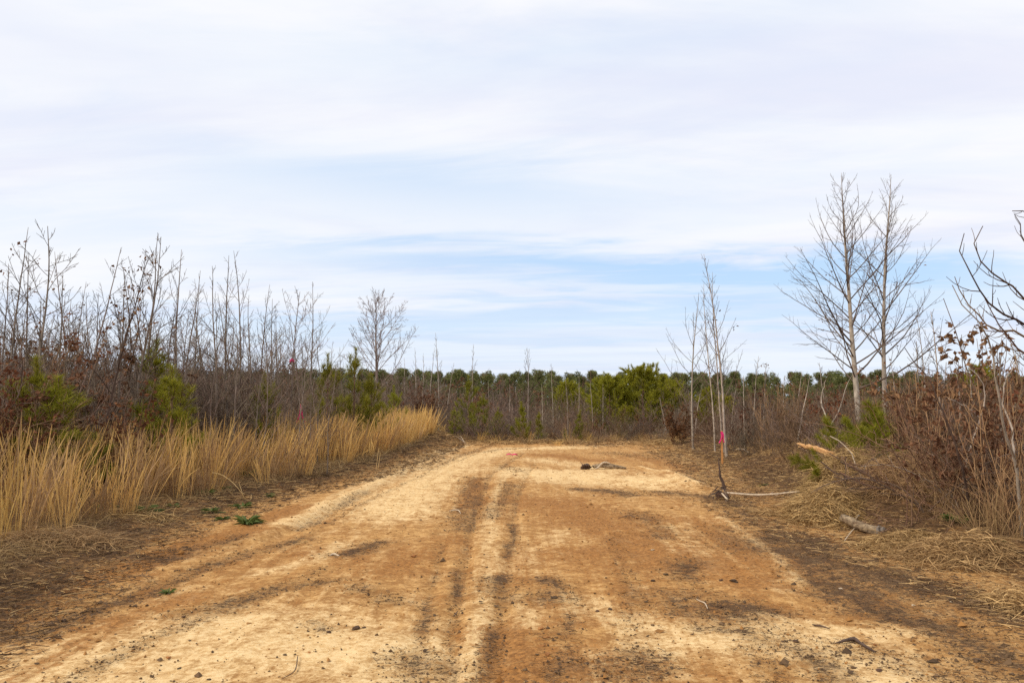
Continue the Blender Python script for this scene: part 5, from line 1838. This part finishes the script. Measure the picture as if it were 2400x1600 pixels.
x, y = gp(1693, 1093)
stake((x, y, float(gz(x, y)[0])), 0.79, 'orange survey stake with pink ribbon standing on the right verge',
      [[(0.01, -0.015, 0.04), (0.03, -0.02, 0.0), (0.028, -0.025, -0.08), (0.03, -0.02, -0.14), (0.05, -0.02, -0.2)], [(-0.005, -0.015, 0), (-0.012, -0.03, -0.08), (-0.04, -0.03, -0.15), (-0.075, -0.02, -0.21)]])
d = 19.0
xx = (706 - 1200) / FPX * d
zz = h1(xx, d)
stake((xx, d, zz), top_h(946, d) - zz, 'orange tipped survey stake with pink ribbon rising from the golden grass',
      [[(0.0, -0.015, 0.02), (0.03, -0.02, -0.08), (0.05, -0.03, -0.22), (0.12, -0.03, -0.36)], [(-0.005, -0.015, -0.05), (-0.01, -0.03, -0.16), (-0.08, -0.03, -0.36)]], 0.2)

# ribbon tied to a sapling, and a dropped one
c = at(683, 846, 21.6)
rb = ob('flagging_ribbon', None, None, c)
tag(rb, 'pink ribbon tied in a bow to the broad crowned bare sapling', 'ribbon')
for k, t in enumerate([[(0, 0, 0.06), (0.01, -0.03, 0.03), (-0.03, -0.03, -0.02), (0.0, -0.03, -0.05)], [(-0.05, 0, -0.04), (-0.03, -0.03, 0.01), (0.04, -0.03, 0.02), (0.065, 0, -0.03)], [(-0.03, 0, 0.03), (0.02, -0.03, 0.0), (0.05, -0.02, 0.04), (0.06, 0, 0.0)]]):
    ob('ribbon_loop', strip_mesh('ribbon_loop', t, 0.05, (0, 0.3, 1), 'pink', seed=10 + k), rb)
x, y = gp(1200, 1067)
z = float(gz(x, y)[0])
tag(ob('dropped_ribbon', strip_mesh('dropped_ribbon', [(-0.16, 0.02, 0.02), (-0.08, -0.05, 0.05), (0.0, 0.04, 0.02), (0.08, -0.03, 0.04), (0.16, 0.05, 0.01)], 0.035, (0, 1, 0.5), 'pink', seed=20), None, (x, y, z)), 'crumpled pink ribbon lying on the sandy track', 'ribbon')


# ------------------------------------------------------------------ logs, roots and sticks
def log_mesh(name, pts, r, rng, mat, sides=12, rough=0.12, cap_mat=None, jag=0.0):
    P = smooth_path(pts, 14)
    R = np.interp(np.linspace(0, 1, 14), np.linspace(0, 1, len(r)), r)
    V, F = tubes([(P, R)], sides, True)
    V = V.reshape(14, sides, 3)
    off = V - P[:, None, :]
    k = 1 + rough * rng.normal(size=(14, sides, 1)) + rough * np.sin(np.arange(sides) * 1.7 + rng.uniform(0, 6))[None, :, None]
    V = P[:, None, :] + off * k
    if jag:
        T = norm(P[-1] - P[-2])
        V[-1] += T * rng.uniform(-jag, jag, (sides, 1))
        T = norm(P[0] - P[1])
        V[0] += T * rng.uniform(-jag, jag, (sides, 1))
    me = mesh_np(name, V.reshape(-1, 3), F, True, None, [mat] + ([cap_mat] if cap_mat else []))
    if cap_mat:
        mi = np.zeros(len(me.polygons), np.int32)
        mi[-2:] = 1
        me.polygons.foreach_set('material_index', mi)
        me.polygons.foreach_set('use_smooth', np.array([True] * (len(me.polygons) - 2) + [False] * 2))
    return me


rl = np.random.default_rng(1500)
# weathered log at the foot of the straw
x, y = gp(2035, 1262)
z = float(gz(x, y)[0])
root = ob('fallen_log', None, None, (x, y, z - 0.03))
tag(root, 'short weathered grey log lying in front of the straw heaps', 'log')
ob('bark', log_mesh('log_bark', [(-0.13, 0.40, 0.16), (-0.06, 0.22, 0.12), (0.03, 0.06, 0.08), (0.12, -0.06, 0.06)], [0.045, 0.052, 0.05, 0.056], rl, M['log_grey'], 14, 0.07, M['log_cut'], 0.012), root)
ob('broken_end', log_mesh('log_end', [(0.10, -0.045, 0.064), (0.135, -0.07, 0.06), (0.165, -0.092, 0.058)], [0.066, 0.070, 0.045], rl, M['log_cut'], 14, 0.16, M['log_cut'], 0.02), root)
ob('branch_stub', log_mesh('log_stub', [(-0.06, 0.2, 0.13), (-0.05, 0.18, 0.19), (-0.03, 0.17, 0.22)], [0.016, 0.013, 0.01], rl, M['log_grey'], 8, 0.08, M['log_cut'], 0.01), root)

# broken log with torn orange end, and the green boughs round it
a, b, c2, e = at(1878, 1043, 13.0), at(1915, 1052, 12.7), at(1965, 1070, 12.3), at(2060, 1120, 11.6)
root = ob('broken_log', None, None, (e[0], e[1], h1(e[0], e[1])))
o3 = np.array(root.location)
tag(root, 'broken pine log with torn orange end sticking out of the brush pile', 'log')
ob('trunk', log_mesh('broken_trunk', [e - o3 + [0.2, -0.2, -0.05], e - o3, c2 - o3], [0.055, 0.055, 0.05], rl, M['pine_bark'], 12, 0.05), root)
ob('torn_end', log_mesh('torn_end', [c2 - o3, b - o3, a - o3], [0.046, 0.044, 0.036], rl, M['wood_fresh'], 14, 0.16, M['wood_fresh'], 0.09), root)

bough = []
for i in range(3):
    rng = np.random.default_rng(1520 + i)
    main = wand((0, 0, 0), (1, 0, 0.25), 0.75, 7, rng, 0.3, 0.08)
    R = taper(7, 0.012, 0.004)
    brs = [(main, R)] + twigs_on(main, R, 0.75, rng, 9, 0.5, 0.7, 0.3, 0.15, 0, 0.004)
    V, F, A = needles_on(brs, rng, 44, 17, 0.16, 0.006, 0.1, 0.75, 0.9)
    bough.append([('stem', tube_mesh('bough_stem', brs, 4, M['pine_bark'])), ('needles', mesh_np('bough_needles', V, F, False, {'tint': A}, [M['needle']]))])
for i, (px, py, d, rz, s, ty, lab) in enumerate([(1945, 1085, 12.4, 2.6, 0.75, 0.25, 'green pine bough hanging left below the broken log'), (1955, 1060, 12.6, 1.9, 0.8, -0.9, 'green pine bough standing behind the broken log'),
                                                 (2005, 1075, 12.2, 0.6, 0.95, -0.5, 'bright green pine bough in the middle of the brush pile'), (2040, 1060, 12.4, 0.3, 0.9, -0.8, 'upright green pine bough at the top of the brush pile'),
                                                 (2025, 1085, 12.0, -0.3, 0.8, -0.1, 'green pine bough lying to the right on the brush pile'), (2065, 1040, 12.8, 1.2, 1.0, -1.1, 'dull green pine bough rising behind the brush pile'),
                                                 (1930, 1100, 12.2, -2.2, 0.6, 0.3, 'low green pine bough touching the straw under broken log'), (2015, 1045, 12.5, 2.2, 0.7, -0.7, 'yellow green pine bough tip left of the upright bough')]):
    c3 = at(px, py, d)
    gzz = h1(c3[0], c3[1])
    o = thing('pine_bough', bough[i % 3], (c3[0], c3[1], max(c3[2] - 0.05, gzz)), rz, s, lab, 'pine bough', 'green boughs on the brush pile')
    o.rotation_euler = (0, ty, rz)

# brush pile: dark sticks
x, y = gp(2010, 1180)
bpz = h1(x, y)
root = ob('brush_pile', None, None, (x, y, bpz))
tag(root, 'pile of dark broken sticks lying between straw and green boughs', 'brush pile')
o4 = np.array([x, y, bpz])
rng = np.random.default_rng(1550)
sticks = [[(1915, 1170, 11.2), (1960, 1150, 11.0), (2010, 1145, 10.9)], [(1985, 1085, 11.2), (2040, 1110, 11.0), (2090, 1125, 10.9)], [(1985, 1090, 11.0), (2060, 1120, 10.8), (2110, 1140, 10.7)],
          [(1945, 1022, 11.3), (1990, 1055, 11.2), (2030, 1145, 11.0)], [(1983, 1070, 10.9), (1983, 1150, 10.8)], [(1955, 1090, 10.8), (1968, 1150, 10.8)], [(1950, 1145, 10.8), (2000, 1110, 10.8), (2060, 1100, 10.9)],
          [(2000, 1100, 10.8), (2045, 1120, 10.7), (2048, 1145, 10.7)], [(1920, 1168, 11.0), (1940, 1155, 11.0), (1990, 1150, 10.9)], [(1990, 1120, 10.7), (2080, 1130, 10.6), (2130, 1160, 10.5)], [(2060, 1140, 10.5), (2100, 1170, 10.3), (2125, 1195, 10.2)],
          [(1975, 1155, 10.7), (2020, 1150, 10.6), (2085, 1155, 10.5)]]
for k in range(26):
    cx, cy = rng.uniform(1965, 2110), rng.uniform(1095, 1175)
    dd = rng.uniform(10.3, 11.3)
    an = rng.normal() * 0.5 + 0.35
    l = rng.uniform(25, 70)
    sticks.append([(cx - l * math.cos(an), cy - l * math.sin(an), dd + 0.15), (cx, cy + rng.normal() * 4, dd), (cx + l * math.cos(an), cy + l * math.sin(an), dd - 0.15)])
for k, s in enumerate(sticks):
    q = path_px(s, 8) + rng.normal(size=(8, 3)) * 0.006
    q[:, 2] = np.maximum(q[:, 2], hgt(q[:, 0], q[:, 1]) + 0.005)
    r0 = rng.uniform(0.006, 0.012)
    brs = [(q - o4, taper(8, r0, r0 * 0.5))] + twigs_on(q - o4, taper(8, r0, r0 * .5), 0.5, rng, 2, 0.5, 0.6, 0.1, 0.3, 0, 0.003)
    ob('stick', tube_mesh('pile_stick', brs, 5, M['wood_pale'] if k in (0, 8, 3) else (M['twig_red'] if k % 2 else M['bark_dark'])), root)

# fallen pale pole
p0, p1 = gp(1702, 1164), gp(1875, 1186)
pts = [(p0[0], p0[1], h1(*p0) + 0.05), ((p0[0] + p1[0]) / 2, (p0[1] + p1[1]) / 2 + 0.05, h1((p0[0] + p1[0]) / 2, (p0[1] + p1[1]) / 2) + 0.055), (p1[0], p1[1], h1(*p1) + 0.05)]
o5 = np.array(pts[0])
root = ob('fallen_pole', None, None, o5)
tag(root, 'long thin pale pole lying on the ground right of the root clump', 'pole')
ob('shaft', log_mesh('pole_shaft', [np.array(p) - o5 for p in pts], [0.018, 0.017, 0.012], rl, M['wood_pale'], 8, 0.06), root)
for tw_ in twigs_on(smooth_path([np.array(p) - o5 for p in pts], 8), taper(8, 0.016, 0.01), 1.2, rl, 5, 0.2, 0.5, 0.2, 0.5, 0, 0.003):
    ob('twig', tube_mesh('pole_twig', [tw_], 4, M['wood_pale']), root)

# uprooted root clump with upright stem
x, y = gp(1690, 1172)
z = float(gz(x, y)[0])
root = ob('root_clump', None, None, (x, y, z))
tag(root, 'dark uprooted root clump with thin upright stem on the right verge', 'roots')
rng = np.random.default_rng(1570)
ob('stem', tube_mesh('root_stem', [(smooth_path([(0.06, 0, 0.10), (0.03, 0, 0.22), (-0.01, 0, 0.30), (-0.015, 0.0, 0.42), (-0.025, 0.01, 0.52), (-0.02, 0.01, 0.60)], 12), taper(12, 0.028, 0.007))], 7, M['bark_dark']), root)
ob('root_ball', clod_mesh('root_ball', rng, M['clod_dark'], 0.9), root).scale = (0.24, 0.2, 0.24)
root.children[-1].location = (0, 0, 0.06)
for k in range(22):
    a = rng.uniform(0, 2 * PI)
    q = wand((rng.normal() * 0.03, rng.normal() * 0.03, rng.uniform(0.04, 0.2)), (math.cos(a), math.sin(a) * 0.8, rng.normal() * 0.35), rng.uniform(0.12, 0.32), 7, rng, -0.9, 0.22)
    q[:, 2] = np.maximum(q[:, 2], 0.0)
    r0 = rng.uniform(0.004, 0.011)
    ob('root', tube_mesh('root', [(q, taper(7, r0, 0.002))], 5, M['bark_dark'] if k % 4 else M['bark_grey']), root)
ob('pale_root', tube_mesh('pale_root', [(smooth_path([(0.0, -0.06, 0.1), (0.03, -0.14, 0.05), (0.06, -0.2, 0.01)], 6), taper(6, 0.013, 0.016))], 7, M['wood_pale'], True), root)

# driftwood lump in the middle of the clearing
x, y = gp(1415, 1099)
z = float(gz(x, y)[0])
root = ob('driftwood', None, None, (x, y, z))
tag(root, 'rotten driftwood lump with pale forked limb in the middle of clearing', 'driftwood')
ob('stump', log_mesh('drift_stump', [(-0.50, 0.02, 0.02), (-0.44, 0, 0.06), (-0.36, 0, 0.06), (-0.30, 0.02, 0.03)], [0.025, 0.065, 0.05, 0.03], rng, M['bark_dark'], 11, 0.32, M['bark_dark'], 0.05), root)
ob('rotten_log', log_mesh('drift_log', [(-0.24, 0.03, 0.05), (-0.05, 0, 0.075), (0.2, -0.02, 0.06), (0.50, 0.0, 0.02)], [0.035, 0.05, 0.045, 0.02], rng, M['log_grey'], 11, 0.15, M['bark_dark'], 0.03), root)
ob('pale_limb', log_mesh('drift_limb', [(-0.20, -0.14, 0.01), (-0.12, -0.11, 0.06), (-0.05, -0.07, 0.13), (0.03, -0.05, 0.15), (0.15, -0.03, 0.12)], [0.017, 0.02, 0.022, 0.02, 0.015], rng, M['wood_pale'], 9, 0.08), root)
for k in range(9):
    q = wand((rng.uniform(-0.5, 0.5), rng.normal() * 0.06, 0.05), (rng.normal(), rng.normal(), 0.35), rng.uniform(0.1, 0.25), 5, rng, -0.3, 0.15)
    ob('rotten_stub', tube_mesh('rotten_stub', [(q, taper(5, 0.012, 0.004))], 5, M['bark_dark']), root)


# single small pieces on the track
def piece(name, label, cat, pts_px, r, mat, lift=0.01, group=None):
    P = [gp(*p) for p in pts_px]
    P = np.array([(a, b, float(gz(a, b)[0]) + lift * (1.6 if 0 < i < len(P) - 1 else 1)) for i, (a, b) in enumerate(P)])
    o = P.mean(axis=0)
    me = log_mesh(name, list(P - o), r, rl, M[mat], 7, 0.1, M[mat], 0.006)
    tag(ob(name, me, None, o), label, cat, group)


piece('pale_stick', 'short pale forked stick beside the orange clay track mark', 'stick', [(1052, 1199), (1065, 1197), (1075, 1199), (1080, 1206)], [0.004, 0.009, 0.007, 0.003], 'wood_pale', 0.006)
piece('wood_chip', 'pale wood chip on the sand left of the middle', 'wood chip', [(773, 1303), (782, 1300), (795, 1304)], [0.005, 0.012, 0.005], 'wood_pale', 0.008)
piece('pale_stick', 'curved pale twig on the dark patch, right of the middle', 'stick', [(1632, 1404), (1640, 1412), (1652, 1417), (1658, 1426)], [0.003, 0.0045, 0.0045, 0.003], 'wood_pale')
piece('bark_chunk', 'dark jagged bark strip on the sand at lower right', 'bark', [(1958, 1508), (1985, 1503), (2003, 1500), (2020, 1513), (2035, 1522), (2052, 1530)], [0.004, 0.011, 0.016, 0.009, 0.011, 0.004], 'bark_dark', 0.01)
piece('pale_stick', 'straw coloured stick on the dark soil below the log', 'stick', [(2095, 1328), (2112, 1330), (2135, 1334)], [0.004, 0.006, 0.004], 'straw')
piece('pale_stick', 'thin slanting stick just left of the weathered log', 'stick', [(1980, 1275), (1995, 1262), (2010, 1250)], [0.004, 0.006, 0.004], 'wood_pale', 0.03)
piece('dark_twig', 'small dark twig on the orange ridge between the ruts', 'twig', [(1064, 1437), (1070, 1430), (1074, 1425)], [0.003, 0.004, 0.002], 'bark_dark')
piece('dark_twig', 'dark hooked twig on the right half of the track', 'twig', [(1450, 1215), (1475, 1212), (1492, 1216)], [0.004, 0.006, 0.003], 'bark_dark')
piece('dark_twig', 'dark twig on the sand near the right bottom', 'twig', [(1905, 1462), (1925, 1468), (1945, 1472)], [0.004, 0.008, 0.003], 'bark_dark')
piece('dark_twig', 'thin curved dark stem on the sand at lower left', 'twig', [(660, 1592), (690, 1575), (697, 1545), (698, 1535)], [0.002, 0.003, 0.003, 0.002], 'bark_dark')
piece('fallen_branch', 'grey branch leaning on the brush heap at the grass end', 'branch', [(1050, 1030), (1070, 1036), (1092, 1044)], [0.012, 0.014, 0.010], 'bark_grey', 0.05)
piece('fallen_branch', 'second grey branch beside the brush heap at grass end', 'branch', [(1058, 1030), (1078, 1035), (1088, 1042)], [0.010, 0.011, 0.009], 'wood_pale', 0.07)
piece('fallen_branch', 'straw coloured stick poking from the left berm at its far end', 'branch', [(935, 1045), (950, 1057), (963, 1064)], [0.012, 0.015, 0.01], 'wood_pale', 0.06)
piece('fallen_branch', 'thin pale branch on the ground left of the slender pale tree', 'branch', [(1725, 1074), (1740, 1077), (1755, 1082)], [0.012, 0.015, 0.01], 'wood_pale', 0.06)


# bent dry stalks in front of the grass
def stalks(label, lst, w, seed):
    rng = np.random.default_rng(seed)
    P = [path_px(p, 9) for p in lst]
    o = P[0][0]
    me = tube_mesh('bent_stalk', [(q - o, taper(9, w, w * 0.6)) for q in P], 4, M['wood_pale' if seed == 0 else 'twig_tan'])
    me.materials[0] = M['stalk']
    tag(ob('bent_stalks', me, None, o), label, 'grass', None)


M['stalk'] = mat_plain('bright_dry_stalk', (0.55, 0.36, 0.14), (0.75, 0.55, 0.27), scale=10)
stalks('bent golden stalks arching over the green weeds', [[(580, 1178, 12.7), (563, 1150, 12.6), (545, 1130, 12.6), (520, 1112, 12.6), (497, 1107, 12.6)], [(575, 1176, 12.7), (568, 1155, 12.6), (560, 1130, 12.6)], [(582, 1180, 12.7), (590, 1165, 12.7), (588, 1158, 12.7)], [(552, 1165, 12.7), (535, 1150, 12.6)]], 0.006, 1)
stalks('three thin lone stalks standing on the left berm edge', [[(882, 1098, 17.6), (885, 1070, 17.6), (888, 1050, 17.6)], [(886, 1098, 17.6), (890, 1072, 17.6), (892, 1060, 17.6)]], 0.006, 2)
print('objects', len(bpy.data.objects), 'tris', sum(len(m.loops) - 2 * len(m.polygons) for m in bpy.data.meshes))
